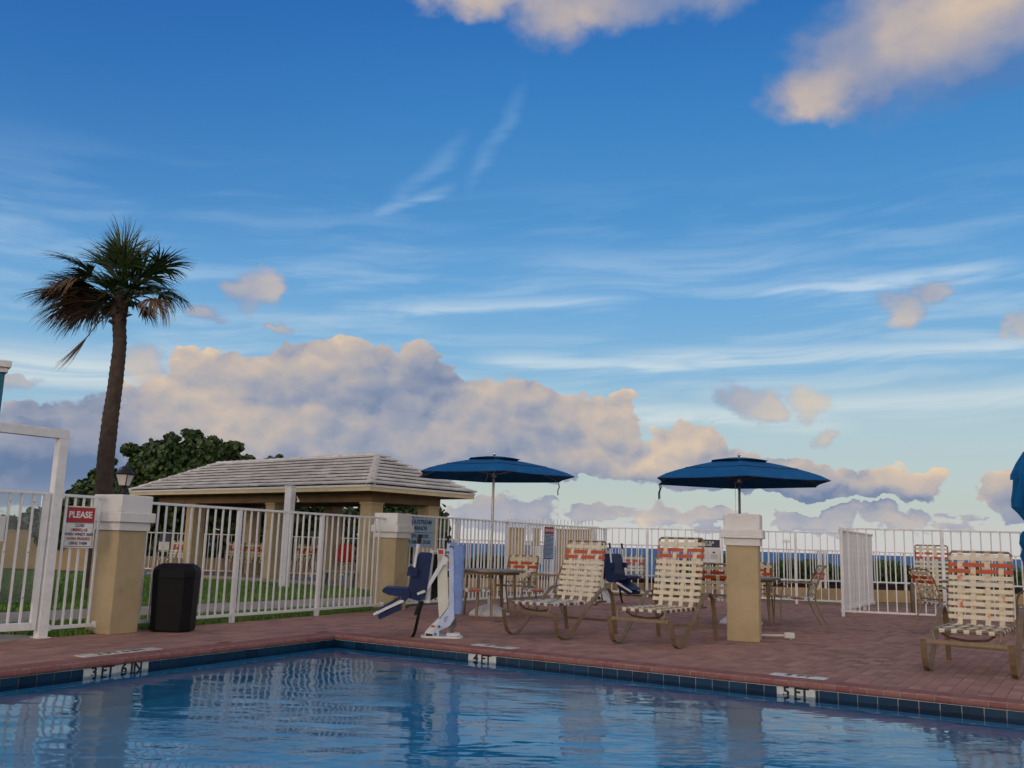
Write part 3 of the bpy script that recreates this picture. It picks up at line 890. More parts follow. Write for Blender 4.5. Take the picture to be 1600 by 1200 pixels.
struct(obj('grass_verge', mb, 'grass'), 'stuff')
PU = Vector((-0.769, 0.639)); PV = Vector((0.639, 0.769)); PC = Vector((-2.93, 19.7))
def in_lawn(p):
    if left_of(p, wf - WD * 9, wf + WD * 9) < 0.06: return False
    w = p - PC
    if -0.1 < w.dot(PU) < 9.9 and 0.5 < w.dot(PV) < 3.4: return False
    if p.y > 24.0 - (p.x + 6) * 0.1: return False
    return p.x < -1.4
mb = blades(70000, in_lawn, (-15, -1.2, 9.5, 25.5), 0.02, 0.07, 2, 0.012)
struct(obj('lawn_grass', mb, 'grass'), 'stuff')

# ------------------------------------------------------------------ pillars
def pillar(cx, cy, yaw, H, label, w=0.38):
    t = thing('pillar', label, 'pillar', (cx, cy, 0), yaw)
    h = w / 2
    obj('shaft', MB().bbox(-h, h, -h, h, 0, H - 0.385, 0.006), 'beige', t)
    obj('lower_cap', MB().bbox(-h - .025, h + .025, -h - .025, h + .025, H - 0.385, H - 0.295, 0.006), 'cap', t)
    obj('cap_band', MB().bbox(-h - .06, h + .06, -h - .06, h + .06, H - 0.295, H - 0.188, 0.008), 'cap', t)
    obj('cap_block', MB().bbox(-h - .028, h + .028, -h - .028, h + .028, H - 0.188, H, 0.008), 'cap', t)
    return t
pillar(-4.28, 10.42, radians(-26), 1.48, 'beige stucco pillar with white cap carrying the black lantern')
pillar(-1.83, 14.97, radians(-26), 1.50, 'beige stucco pillar with white cap behind the pool lift')
pillar(2.93, 11.68, radians(-19), 1.52, 'beige stucco pillar with white cap standing in front of a blue umbrella')

# ------------------------------------------------------------------ railings
def rod(w, d, z0, z1, c=0.0): return MB().box(-w / 2, w / 2, -d / 2, d / 2, z0, z1)
picket_cache = {}
def fence(label, a, b_, H, posts=(), step=0.127, pw=0.019, zb=0.075, rails=None, name='fence', ends=(0.03, 0.03), top=0.045, group=None, mid=None, postw=0.052, extra_post=0.0):
    a, b_ = Vector(a), Vector(b_); L = (b_ - a).length
    t = thing(name, label, 'fence', (a.x, a.y, 0), ang(b_ - a), group)
    obj('top_rail', MB().bbox(0, L, -top / 2, top / 2, H - 0.03, H, 0.004), 'white', t)
    obj('bottom_rail', MB().bbox(0, L, -0.018, 0.018, zb, zb + 0.035, 0.003), 'white', t)
    for s_ in (0.004, L - 0.012):
        for z in (zb - .012, H - .052): obj('bracket', MB().bbox(s_ - .012, s_ + .02, -.03, .03, z, z + .062, .003), 'white', t)
    key = (round(H, 3), pw, zb)
    if key not in picket_cache: picket_cache[key] = rod(pw, pw, zb + 0.036, H - 0.031).mesh('picket', 'white')
    for s_ in posts:
        obj('post', rod(postw, postw, 0.0, H - 0.031 + extra_post), 'white', t, loc=(s_, 0, 0))
    s_ = ends[0]
    while s_ < L - ends[1]:
        if all(abs(s_ - p) > 0.05 for p in posts):
            link('picket', picket_cache[key], t, (s_ + rng.uniform(-.003, .003), rng.uniform(-.002, .002), 0), (rng.uniform(-.0025, .0025), rng.uniform(-.003, .003), rng.uniform(-.05, .05)))
        s_ += step
    return t
# lawn side
fence('long white picket railing between the lantern pillar and the pillar behind the pool lift', PA + FD * -0.02, PB, 1.43, posts=(1.62, 3.25), ends=(.06, .05))
fence('short white picket railing beside the gate, carrying the red and white sign', (-4.665, 9.76), (-4.40, 10.27), 1.455, ends=(.07, .03), step=.105)
# spa side: two runs meeting at the far corner
P2 = Vector((-1.62, 15.2)); L_ = (CORN - P2).length
FENCE_SPA = fence('white picket railing receding from the middle pillar towards the far corner', P2, CORN, 1.50, posts=(1.4, 3.1, 4.9, 6.7, L_ - .03), ends=(.08, .06), step=0.118)
B2 = Vector((7.02, 19.85)); L2_ = (B2 - CORN).length
FENCE_BACK = fence('white picket railing at the back, between the far corner and the tall gate post', CORN + unit(CORN, B2) * .05, B2, 1.52, posts=(0.9, 2.55, 4.1), ends=(.1, .05), step=0.15)
G1 = Vector((5.88, 16.62)); G2 = Vector((7.65, 19.75))
obj_ = fence('white picket gate swung open, seen almost edge-on at the opening', G1 + unit(G1, G2) * .06, G2, 1.50, posts=(1.2, 2.4), name='open_gate', step=.11, ends=(.08, .04), pw=.024)
G3 = Vector((11.2, 15.05))
fence('white picket railing at the right, in front of the far sun lounger', G1, G3, 1.53, posts=(0.02, 1.66, 3.3), ends=(.14, .05), step=0.152)
# seaward railing on its low kerb
kerb = thing('low_wall', 'low tan kerb wall along the sea side under the far railing', 'wall', (0, 22.4, 0))
obj('wall', MB().bbox(-3.2, 18, -.12, .12, -.02, .26, .01), 'beige2', kerb)
def far_rail(x0, x1, lab):
    fence(lab, (x0, 22.4), (x1, 22.4), 1.155, posts=[k * 1.9 + .1 for k in range(int((x1 - x0) / 1.9) + 1)], zb=0.42, step=0.125, name='far_railing', top=.05, pw=.017)
far_rail(-2.2, 7.4, 'far white railing on the sea wall, seen behind the spa railing')
far_rail(7.45, 17, 'far white railing on the sea wall, seen behind the right railing')

# ------------------------------------------------------------------ entrance gate, left
gp0 = Vector((-4.70, 9.72))
gdir = Vector((-0.60, -0.80))
t = thing('gateway', 'tall white square-tube gate frame at the left edge', 'gateway', (gp0.x, gp0.y, 0), ang(gdir))
obj('post', MB().bbox(-.05, .05, -.05, .05, 0, 2.02, .004), 'white', t)
obj('beam', MB().bbox(-.05, 1.7, -.05, .05, 2.021, 2.12, .004), 'white', t)
obj('post', MB().bbox(-.05, .05, -.05, .05, 0, 2.02, .004), 'white', t, loc=(1.65, 0, 0))
obj('foot_plate', MB().box(-.07, .07, -.07, .07, -.001, .008), 'white', t)
gs = gp0 + gdir * 0.065
t = thing('entrance_gate', 'white picket gate with clear acrylic panel at the left edge', 'gate', (gs.x, gs.y, 0), ang(gdir))
GL = 1.50; GH = 1.46
obj('stile', rod(.05, .05, .08, GH - .031), 'white', t, loc=(.03, 0, 0))
obj('stile', rod(.05, .05, .08, GH - .031), 'white', t, loc=(GL - .03, 0, 0))
obj('top_rail', MB().bbox(0, GL, -.024, .024, GH - .03, GH, .004), 'white', t)
obj('bottom_rail', MB().bbox(.056, GL - .056, -.022, .022, .08, .155, .004), 'white', t)
pk = rod(.02, .02, .156, GH - .031).mesh('picket', 'white')
for k in range(11): link('picket', pk, t, (.16 + k * .119, 0, 0))
obj('acrylic_panel', MB().box(.07, GL - .08, -.0195, -.0145, .36, GH - .035), 'acrylic', t)
mb = MB()
for k in range(4):
    for z in (.4, .85, 1.35): mb.tube([(.16 + k * .238, .010, z), (.16 + k * .238, .0145, z)], .006, 6)
obj('panel_screws', mb, 'black', t)['kind'] = 'stuff'
sgn = thing('gate_sign', 'white sign cut off by the left edge of the picture, fixed on the gate', 'sign', (gs.x + gdir.x * .42, gs.y + gdir.y * .42, 0), ang(-gdir))
obj('board', MB().bbox(-.62, 0, -.022, -.0135, .95, 1.20, .003), 'sign_white', sgn)
text('lettering', 'N', .15, 'ink_black', sgn, T(-.15, -.0235, 1.08) @ UP, bold=.004)

# PLEASE sign
fx = unit((-4.665, 9.76), (-4.40, 10.27)); c_ = Vector((-4.665, 9.76)) + Vector(fx) * 0.30
sgn = thing('umbrella_sign', 'red and white PLEASE sign asking to close umbrellas', 'sign', (c_.x + .012, c_.y - .006, 0), radians(34))
sgn.location = (-4.52, 9.93, 0)
sgn.scale = (.92, 1, 1)
obj('board', MB().bbox(-.165, .165, -.004, .0, .90, 1.335, .003), 'sign_white', sgn)
obj('red_header', MB().box(-.150, .150, -.0065, -.0045, 1.165, 1.322), 'sign_red', sgn)
mb = MB()
for (x0, x1, z0, z1) in ((-.150, .150, 1.158, 1.163), (-.150, .150, .914, .919), (-.150, -.145, .9195, 1.1575), (.145, .150, .9195, 1.1575)): mb.box(x0, x1, -.0062, -.0045, z0, z1)
obj('border', mb, 'ink_navy', sgn)['kind'] = 'stuff'
text('header_lettering', 'PLEASE', .092, 'sign_white', sgn, T(0, -.0072, 1.243) @ UP, bold=.003, sx=.86)
for i, b2 in enumerate(('CLOSE', 'UMBRELLAS', 'WHEN WINDY AND', 'WHEN FINISHED', 'USING THEM')):
    text('lettering', b2, .044, 'ink_red' if i % 2 else 'ink_navy', sgn, T(0, -.0062, 1.132 - i * .046) @ UP, bold=.0008, sx=.76)

# lantern on the left pillar
t = thing('lantern', 'black lantern with frosted panes on top of the left pillar', 'lantern', (-4.31, 10.46, 1.48), radians(-10))
t.scale = (.86, .86, .88)
obj('foot', MB().lathe([(.068, 0), (.068, .012), (.052, .025), (.03, .035), (.027, .09), (.04, .10), (.046, .115), (.03, .125)], 16), 'blackmetal', t, True)
for k in range(4):
    mb = MB(); b0, b1 = .048, .082
    mb.add([(-b0, -b0 * 1, .13), (b0, -b0, .13), (b1, -b1, .262), (-b1, -b1, .262), (-b0, -b0 + .004, .13), (b0, -b0 + .004, .13), (b1, -b1 + .004, .262), (-b1, -b1 + .004, .262)],
           [(0, 1, 2, 3), (7, 6, 5, 4), (0, 4, 5, 1), (1, 5, 6, 2), (2, 6, 7, 3), (3, 7, 4, 0)])
    obj('pane', mb, 'frost', t, rot=(0, 0, k * pi / 2))
    mb = MB(); mb.bar([(b0 + .002, -b0 - .002, .125), (b1 + .003, -b1 - .003, .268)], (1, 1, 0), .012, .012); obj('bar', mb, 'blackmetal', t, rot=(0, 0, k * pi / 2))
obj('lamp_shade', MB().lathe([(.105 * 1.1, .266), (.11 * 1.1, .275), (.072, .325), (.034, .35), (.03, .365), (.012, .375), (.009, .392), (.003, .402)], 4 * 4), 'blackmetal', t, True)

# ------------------------------------------------------------------ litter bin
t = thing('litter_bin', 'black octagonal plastic litter bin beside the lantern pillar', 'bin', (-3.745, 10.80, 0), radians(-28 + 32))
t.scale = (.87, .87, .97)
def octa(w, d, c): return [(-w + c, -d), (w - c, -d), (w, -d + c), (w, d - c), (w - c, d), (-w + c, d), (-w, d - c), (-w, -d + c)]
def loft(rings, M_='black'):
    mb = MB(); n = len(rings[0][0]); vs = []
    for poly, z in rings: vs += [(x, y, z) for x, y in poly]
    fs = []
    for r in range(len(rings) - 1):
        for k in range(n):
            k2 = (k + 1) % n; fs.append((r * n + k, r * n + k2, (r + 1) * n + k2, (r + 1) * n + k))
    fs += [tuple(range(n - 1, -1, -1)), tuple((len(rings) - 1) * n + k for k in range(n))]
    mb.add(vs, fs); return mb
obj('bin_body', loft([(octa(.24, .23, .10), 0.0), (octa(.25, .24, .10), .02), (octa(.262, .252, .10), .60), (octa(.254, .246, .10), .605)]), 'black', t)
obj('lid', loft([(octa(.268, .258, .11), .603), (octa(.270, .26, .11), .612), (octa(.268, .258, .11), .68), (octa(.262, .252, .108), .705), (octa(.21, .20, .08), .755), (octa(.185, .175, .06), .752), (octa(.185, .175, .06), .765), (octa(.17, .16, .06), .768)]), 'black', t)

# ------------------------------------------------------------------ umbrellas
def umbrella(name, label, x, y, top, rim, R, a0, polemat, straps, base=True, vent_lift=0.03):
    t = thing(name, label, 'umbrella', (x, y, 0), 0)
    obj('pole', MB().tube([(0, 0, .05), (0, 0, top - .03)], .019, 12), polemat, t, True)
    N6 = 6
    def vert(k, f): a = radians(a0 + 60 * k); return Vector((cos(a) * R * f, sin(a) * R * f, 0))
    def hz(f, edge=0.0):           # height of the cloth at radius fraction f
        return rim + (top - .05 - rim) * (1 - f) ** 0.72 * (1 + .40 * f * (1 - f)) - 0.0
    fr = [0.0, .12, .24, .36, .5, .64, .78, .9, 1.0]
    def cloth(fs_, k, lift=0.0, sag=0.03, thick=.004):
        mb = MB(); cols = 9; vs = []; 
        for f in fs_:
            p0, p1 = vert(k, f), vert(k + 1, f)
            for c in range(cols):
                u = c / (cols - 1)
                p = p0.lerp(p1, u)
                bow = sin(pi * u)
                p = p * (1 - .045 * bow * f ** 3)
                vs.append((p.x, p.y, hz(f) + lift - sag * bow * f * (1.1 - f * .9)))
        m_ = len(vs); vs2 = vs + [(a, b2, c - thick) for a, b2, c in vs]; fc = []
        for i in range(len(fs_) - 1):
            for c in range(cols - 1):
                a = i * cols + c; q = (a, a + 1, a + cols + 1, a + cols)
                fc.append(q[::-1]); fc.append(tuple(v + m_ for v in q))
        e = (len(fs_) - 1) * cols
        for c in range(cols - 1): fc.append((e + c, e + c + 1, e + c + 1 + m_, e + c + m_)); fc.append((c + 1, c, c + m_, c + 1 + m_))
        mb.add(vs2, fc); return mb
    for k in range(N6):
        p = obj('canopy_panel', cloth(fr[2:], k), 'blue_canvas', t, True)
        # stitched flounce just above the rim and hem
        a, b2 = vert(k, .66), vert(k + 1, .66)
        mb = MB(); pts = []
        for c in range(9):
            u = c / 8; bow = sin(pi * u); q = a.lerp(b2, u) * (1 - .045 * bow * .66 ** 3); pts.append((q.x, q.y, hz(.66) - .03 * bow * .66 * .5 + .004))
        mb.tube(pts, .0045, 5); obj('seam', mb, 'canvas_seam', p, True)
        a, b2 = vert(k, 1), vert(k + 1, 1)
        mb = MB(); pts = []
        for c in range(9):
            u = c / 8; bow = sin(pi * u); q = a.lerp(b2, u) * (1 - .045 * bow); pts.append((q.x, q.y, hz(1) - .03 * bow * .2 - .006))
        mb.tube(pts, .006, 5); obj('hem', mb, 'canvas_seam', p, True)
        obj('vent_panel', cloth([0.0, .1, .2, .3, .335], k, lift=vent_lift, sag=-0.045), 'blue_canvas', t, True)
        mb = MB(); v = vert(k, 1.0)
        mb.tube([(0, 0, top - .09)] + [(vert(k, f).x * 1.0, vert(k, f).y, hz(f) - .016) for f in (.15, .35, .6, .85, .99)], .0075, 6)
        rb = obj('rib', mb, polemat, t, True)
        v = vert(k, .52)
        obj('strut', MB().tube([(vert(k, .03).x, vert(k, .03).y, rim + .035), (v.x, v.y, hz(.52) - .018)], .006, 6), polemat, rb, True)
    obj('hub', MB().lathe([(.02, rim - .01), (.042, rim), (.045, rim + .05), (.02, rim + .06)], 12), 'alu', t, True)
    obj('finial', MB().lathe([(.006, top - .03), (.010, top - .012), (.022, top), (.026, top + .015), (.02, top + .032), (.006, top + .04)], 12), 'chrome', t, True)
    for (k, f, L) in straps:
        i0 = int(k); v = vert(i0, f).lerp(vert(i0 + 1, f), k - i0)
        mb = MB(); mb.bar([(v.x, v.y, rim - .02), (v.x + .012, v.y, rim - .09), (v.x - .012, v.y, rim - .02 - L * .6), (v.x - .006, v.y + .01, rim - .02 - L)], (1, .2, 0), .016, .003)
        obj('tie_strap', mb, 'black', t)
    return t
u1 = umbrella('patio_umbrella', 'open blue umbrella on a pale pole, left of the two open ones', -0.24, 14.4, 2.43, 2.095, 1.32, -83, 'alu', ((1.98, .99, .2),))
t = thing('umbrella_weight', 'white ribbed umbrella base under the left table', 'umbrella weight', (-0.24, 14.4, 0), .3)
mb = MB(); n = 24; rings = []
prof = [(.30, .0), (.31, .02), (.29, .05), (.24, .09), (.17, .13), (.08, .16), (.035, .165), (.03, .30)]
vs = []
for r, z in prof:
    for k in range(n):
        a = 2 * pi * k / n; rr = r * (1 + (.05 * cos(6 * a) if r > .1 else 0)); vs.append((rr * cos(a), rr * sin(a), z))
fs = [tuple(range(n - 1, -1, -1)), tuple((len(prof) - 1) * n + k for k in range(n))]
for i in range(len(prof) - 1):
    for k in range(n): fs.append((i * n + k, i * n + (k + 1) % n, (i + 1) * n + (k + 1) % n, (i + 1) * n + k))
mb.add(vs, fs); bmesh_white = mb.mesh('base_weight', 'sign_white', True)
link('base_weight', bmesh_white, t)
u2 = umbrella('patio_umbrella', 'open blue umbrella with a ball finial, right one behind the pillar', 3.50, 14.15, 2.50, 2.10, 1.41, -100, 'steel_dark', ((4.15, .99, .24), (4.45, .97, .25)))
t2 = thing('umbrella_weight', 'white ribbed umbrella base under the table behind the right pillar', 'umbrella weight', (3.50, 14.15, 0), 0)
link('base_weight', bmesh_white, t2)
# thin crank cord beside the second pole
mb = MB(); mb.tube([(3.435, 14.12, 2.1), (3.43, 14.12, 1.6), (3.44, 14.12, 1.2)], .003, 5)
o_ = obj('crank_cord', mb, 'sign_white'); o_.parent = u2; o_.location = (-3.50, -14.15, 0)

# closed umbrella, right edge
cx3, cy3 = 7.90, 14.0
t = thing('closed_umbrella', 'closed blue umbrella, tied in folds at the right edge', 'umbrella', (cx3, cy3, 0), 0)
obj('pole', MB().tube([(0, 0, 0), (0, 0, 2.78)], .019, 10), 'alu', t, True)
def folded(prof, nf, seed, amp=.22):
    r = random.Random(seed); mb = MB(); n = nf * 6; vs = []
    ph = [r.uniform(.7, 1.25) for _ in range(nf)]
    for i, (rad, z) in enumerate(prof):
        for k in range(n):
            a = 2 * pi * k / n; w = (k % 6) / 6.0
            f = 1 + amp * (2 * abs(w - .5) - .5) * 2 * ph[k // 6]
            tw = a + z * .25 + .1 * sin(z * 9)
            vs.append((rad * f * cos(tw), rad * f * sin(tw), z - .03 * f * (1 if i in (0, len(prof) - 1) else 0)))
    fs = [tuple(range(n - 1, -1, -1)), tuple((len(prof) - 1) * n + k for k in range(n))]
    for i in range(len(prof) - 1):
        for k in range(n): fs.append((i * n + k, i * n + (k + 1) % n, (i + 1) * n + (k + 1) % n, (i + 1) * n + k))
    mb.add(vs, fs); return mb
obj('canopy', folded([(.09, 1.60), (.20, 1.75), (.27, 1.84), (.27, 1.95), (.25, 2.1), (.24, 2.28), (.23, 2.33), (.19, 2.42), (.12, 2.6), (.05, 2.72)], 11, 4), 'blue_canvas', t)
obj('vent_panel', folded([(.25, 2.29), (.245, 2.33), (.18, 2.5), (.09, 2.68), (.03, 2.77)], 9, 8), 'blue_canvas', t)
obj('canopy_skirt', folded([(.16, 1.02), (.20, 1.12), (.17, 1.22), (.2, 1.3), (.19, 1.42), (.16, 1.48), (.07, 1.58)], 10, 6, .3), 'blue_canvas', t)
obj('tie_strap', MB().tube([(.085 * cos(a * pi / 8), .085 * sin(a * pi / 8), 1.60) for a in range(17)], .012, 6), 'black', t)
obj('finial', MB().lathe([(.008, 2.77), (.024, 2.80), (.018, 2.83), (.004, 2.84)], 10), 'chrome', t, True)

# ------------------------------------------------------------------ strap loungers
def weave(mbx, p0, u, v, nrm, cells, cell, w, phase, wrap=0.016, amp=0.0042, extra=0.0, cover=None):
    """flat strap from p0 along u, woven over/under across 'cells' crossings (list of positions); ends wrap round the frame"""
    p0, u, v, nrm = Vector(p0), Vector(u), Vector(v), Vector(nrm)
    L = cell
    hp = min(.025, .42 * abs(cells[1] - cells[0])) if len(cells) > 1 else .02
    pts = [p0 - u * (wrap * .9) - nrm * (wrap * 1.3), p0 - u * (wrap * 1.05) - nrm * .002, p0 - u * (wrap * .5) + nrm * (wrap * .8), p0 + u * .015 + nrm * (wrap * .45)]
    for i, c in enumerate(cells):
        s_ = amp * (1 if (i + phase) % 2 else -1)
        pts.append(p0 + u * (c - hp) + nrm * (s_ + .003)); pts.append(p0 + u * (c + hp) + nrm * (s_ + .003))
    pts += [p0 + u * (L - .015) + nrm * (wrap * .45), p0 + u * (L + wrap * .5) + nrm * (wrap * .8), p0 + u * (L + wrap * 1.05) - nrm * .002, p0 + u * (L + wrap * .9) - nrm * (wrap * 1.3)]
    mbx.bar(pts, v, w, .0028)
    return mbx
def lounger(label, x, y, rot, seat_a, seat_b, back_m, stained=False, recline=14, back_h=.83):
    t = thing('sun_lounger', label, 'sun lounger', (x, y, 0), radians(rot), 'strap sun loungers by the pool')
    w = .37
    path = [(-.012, .305), (0.0, .24), (.03, .13), (.075, .05), (.145, .014), (.215, .006), (.285, .022), (.37, .08), (.52, .205), (.75, .385), (.93, .515), (1.01, .555), (1.09, .568), (1.17, .55), (1.235, .49), (1.275, .38), (1.31, .2), (1.345, .003)]
    for sx_ in (-1, 1):
        obj('side_frame', MB().bar([(sx_ * w, a, b2) for a, b2 in path], (1, 0, 0), .052, .012), 'tan_frame', t)
    obj('front_bar', MB().bbox(-w + .027, w - .027, -.02, .012, .268, .306, .003), 'tan_frame', t)
    obj('rear_bar', MB().bbox(-w + .027, w - .027, 1.30, 1.322, .14, .175, .003), 'tan_frame', t)
    zs = .395; ws = .285
    mb = MB(); mb.tube([(-ws + .02, .0, .30), (-ws, .005, .335), (-ws, .03, zs - .01), (-ws, .08, zs), (-ws, 1.24, zs)], .0135, 8); obj('seat_rail', mb, 'tan_frame', t, True)
    mb = MB(); mb.tube([(ws - .02, .0, .30), (ws, .005, .335), (ws, .03, zs - .01), (ws, .08, zs), (ws, 1.24, zs)], .0135, 8); obj('seat_rail', mb, 'tan_frame', t, True)
    obj('seat_crossbar', MB().tube([(-ws, .045, zs - .002), (ws, .045, zs - .002)], .0135, 8), 'tan_frame', t, True)
    obj('seat_crossbar', MB().tube([(-ws, 1.04, zs - .03), (ws, 1.04, zs - .03)], .0135, 8), 'tan_frame', t, True)
    mb = MB(); mb.tube([(-ws + .06, .12, zs - .03), (-ws + .12, .14, zs - .075), (0, .16, zs - .095), (ws - .12, .14, zs - .075), (ws - .06, .12, zs - .03)], .011, 8); obj('seat_brace', mb, 'brown_strap', t, True)
    # seat straps
    ny = 13; ys = [.085 + k * .0715 for k in range(ny)]; xs = [-.21 + k * .105 for k in range(5)]
    for j, yy in enumerate(ys):
        m_ = seat_a[j % len(seat_a)]
        obj('seat_strap', weave(MB(), (-ws, yy, zs), (1, 0, 0), (0, 1, 0), (0, 0, 1), [ws + v for v in xs], 2 * ws, .046, j), m_, t)
    for i, xx in enumerate(xs):
        obj('seat_strap', weave(MB(), (xx, .045, zs), (0, 1, 0), (1, 0, 0), (0, 0, 1), [v - .045 for v in ys], .93, .048, i + 1), seat_b, t)
    # back
    a = radians(recline); bu = Vector((0, sin(a), cos(a))); bn_ = Vector((0, -cos(a), sin(a)))
    b0 = Vector((0, .985, zs + .01)); wb = .285
    fr_ = obj('back_frame', MB().tube([b0 + Vector((-wb, 0, -.03)), b0 + Vector((-wb, 0, 0)) + bu * (back_h - .02), b0 + Vector((-wb + .02, 0, 0)) + bu * back_h,
                                  b0 + Vector((wb - .02, 0, 0)) + bu * back_h, b0 + Vector((wb, 0, 0)) + bu * (back_h - .02), b0 + Vector((wb, 0, -.03))], .0135, 8), 'tan_frame', t, True)
    nr = 10; rows = [back_h - .07 - k * (back_h - .10) / 9.6 for k in range(nr)]; cxs = [-.19, -.065, .068, .195]
    for j, h_ in enumerate(rows):
        m_ = 'orange_strap' if j in (1, 2) else back_m
        p = b0 + bu * h_ + Vector((-wb, 0, 0))
        obj('back_strap', weave(MB(), p, (1, 0, 0), bu, bn_, [c + wb for c in cxs], 2 * wb, .043, j + 1), m_, t)
    for i, c in enumerate(cxs):
        p = b0 + Vector((c, 0, 0)) + bu * .0
        o_ = obj('back_strap', weave(MB(), p, bu, (1, 0, 0), bn_, sorted(rows), back_h, .05, i + nr + 1), 'stained_strap' if stained else back_m, t)
        if stained: o_['label'] = 'cream strap with rusty stains'
    obj('back_prop', MB().tube([b0 + Vector((wb - .02, 0, 0)) + bu * .3, (ws - .03, 1.22, zs)], .008, 6), 'steel_dark', t, True)
    return t
PAIR = ('cream_strap', 'brown_strap')
lounger('cream and orange strap lounger nearest the pool lift, with pale seat', 0.28, 11.17, -37.6, ('pale_strap', 'pale_strap', 'brown_strap'), 'pale_strap', 'cream_strap', recline=18.5, back_h=.77)
lounger('cream and orange strap lounger just left of the right pillar', 1.49, 10.53, -33, ('brown_strap', 'cream_strap'), 'cream_strap', 'cream_strap', recline=13.5, back_h=.82)
lounger('cream strap lounger with rusty stains at the right edge', 4.26, 8.82, -34, ('brown_strap', 'brown_strap', 'cream_strap'), 'cream_strap', 'cream_strap', stained=True, recline=16, back_h=.755)
lounger('strap lounger standing behind the right railing', 7.75, 17.0, -20, ('brown_strap', 'cream_strap'), 'cream_strap', 'cream_strap', recline=6, back_h=.88)

# ------------------------------------------------------------------ strap dining chairs and tables
def make_chair(label, group):
    t = thing('patio_chair', label, 'chair', (0, 0, 0), 0, group)
    for sx_ in (-1, 1):
        arm = [(sx_ * .285, .27, 0.012), (sx_ * .285, .262, .30), (sx_ * .285, .25, .50), (sx_ * .285, .21, .585), (sx_ * .285, .13, .632), (sx_ * .285, .0, .64), (sx_ * .283, -.14, .628), (sx_ * .27, -.25, .635)]
        obj('arm', MB().bar(arm, (1, 0, 0), .032, .016), 'tan_frame', t)
        back = [(sx_ * .25, -.42, .0), (sx_ * .25, -.33, .16), (sx_ * .25, -.255, .33), (sx_ * .25, -.235, .43), (sx_ * .25, -.26, .58), (sx_ * .25, -.315, .74), (sx_ * .25, -.385, .86), (sx_ * .24, -.405, .885)]
        obj('rear_leg', MB().tube(back, .0125, 7), 'tan_frame', t, True)
        obj('seat_rail', MB().tube([(sx_ * .25, .25, .425), (sx_ * .25, .0, .405), (sx_ * .25, -.24, .40)], .012, 7), 'tan_frame', t, True)
        obj('arm_bracket', MB().tube([(sx_ * .285, .25, .43), (sx_ * .25, .25, .425)], .011, 6), 'tan_frame', t, True)
    obj('back_rail', MB().tube([(-.24, -.405, .885), (0, -.415, .892), (.24, -.405, .885)], .0125, 7), 'tan_frame', t, True)
    obj('front_rail', MB().tube([(-.25, .25, .425), (.25, .25, .425)], .012, 7), 'tan_frame', t, True)
    obj('lower_rail', MB().tube([(-.25, -.243, .47), (.25, -.243, .47)], .011, 7), 'tan_frame', t, True)
    xs = [-.18, -.06, .06, .18]; ys = [-.18, -.10, -.02, .06, .14, .21]
    for j, yy in enumerate(ys):
        obj('seat_strap', weave(MB(), (-.25, yy, .412), (1, 0, 0), (0, 1, 0), (0, 0, 1), [.25 + v for v in xs], .5, .046, j), 'orange_strap' if j in (2, 3) else 'pale_strap', t)
    for i, xx in enumerate(xs):
        obj('seat_strap', weave(MB(), (xx, -.24, .41), (0, 1, .02), (1, 0, 0), (0, 0, 1), [v + .24 for v in ys], .49, .046, i + 1), 'pale_strap', t)
    bu = (Vector((0, -.405, .885)) - Vector((0, -.243, .47))); BL = bu.length; bu.normalize(); bn_ = Vector((0, bu.z, -bu.y))
    b0 = Vector((0, -.243, .47)); rows = [BL - .06, BL - .125, BL - .19, BL - .27, BL - .345]
    for j, h_ in enumerate(rows):
        obj('back_strap', weave(MB(), b0 + bu * h_ + Vector((-.25, 0, 0)), (1, 0, 0), bu, bn_, [.25 + v for v in xs], .5, .046, j + 1), 'orange_strap' if j in (1, 2) else 'cream_strap', t)
    for i, xx in enumerate(xs):
        obj('back_strap', weave(MB(), b0 + Vector((xx, 0, 0)), bu, (1, 0, 0), bn_, sorted(rows), BL, .048, i), 'cream_strap', t)
    return t
CG = 'strap patio chairs around the tables'
ch0 = make_chair('patio chair left of the left table, right behind the pool lift', CG)
def face(x, y, tx, ty): return atan2(ty - y, tx - x) - pi / 2
def place(o, x, y, tx, ty, off=0.0):
    o.location = (x, y, 0); o.rotation_euler = (0, 0, face(x, y, tx, ty) + off)
place(ch0, -0.47, 13.72, 1.0, 13.80, 0)
def chair(label, x, y, tx, ty, off=0.0, group=CG):
    c = copy_tree(ch0, (x, y, 0), face(x, y, tx, ty) + off, label, group)
    return c
chair('patio chair behind the left table, its back facing the sea', 0.17, 15.3, -0.2, 14.4, .1)
chair('patio chair right of the left table, seen from the side', 0.50, 14.15, -1.0, 14.25)
chair('patio chair left of the right table, turned away beside the pillar', 2.93, 13.25, 3.5, 14.15, .25)
chair('patio chair behind the right table, only its top corner shows past the pillar', 3.95, 15.15, 3.5, 14.15)
chair('patio chair right of the pillar, seen from the side', 4.33, 14.2, 3.0, 14.35)
chair('patio chair left of the far right table, its orange straps facing left', 6.38, 13.75, 7.2, 14.3, -.5)
chair('patio chair cut off by the right edge, beside the closed umbrella', 7.62, 13.35, 7.3, 14.2)
g2 = 'strap patio chairs beyond the spa railing'
ch_b = chair('patio chair facing the pool beyond the back railing, next to the spa lift', 2.95, 21.9, 2.6, 18, 0, g2)
chair('patio chair beyond the back railing, half hidden by the middle lounger', 3.75, 21.75, 3.9, 18, 0, g2)
ch_b.location.y = 21.85
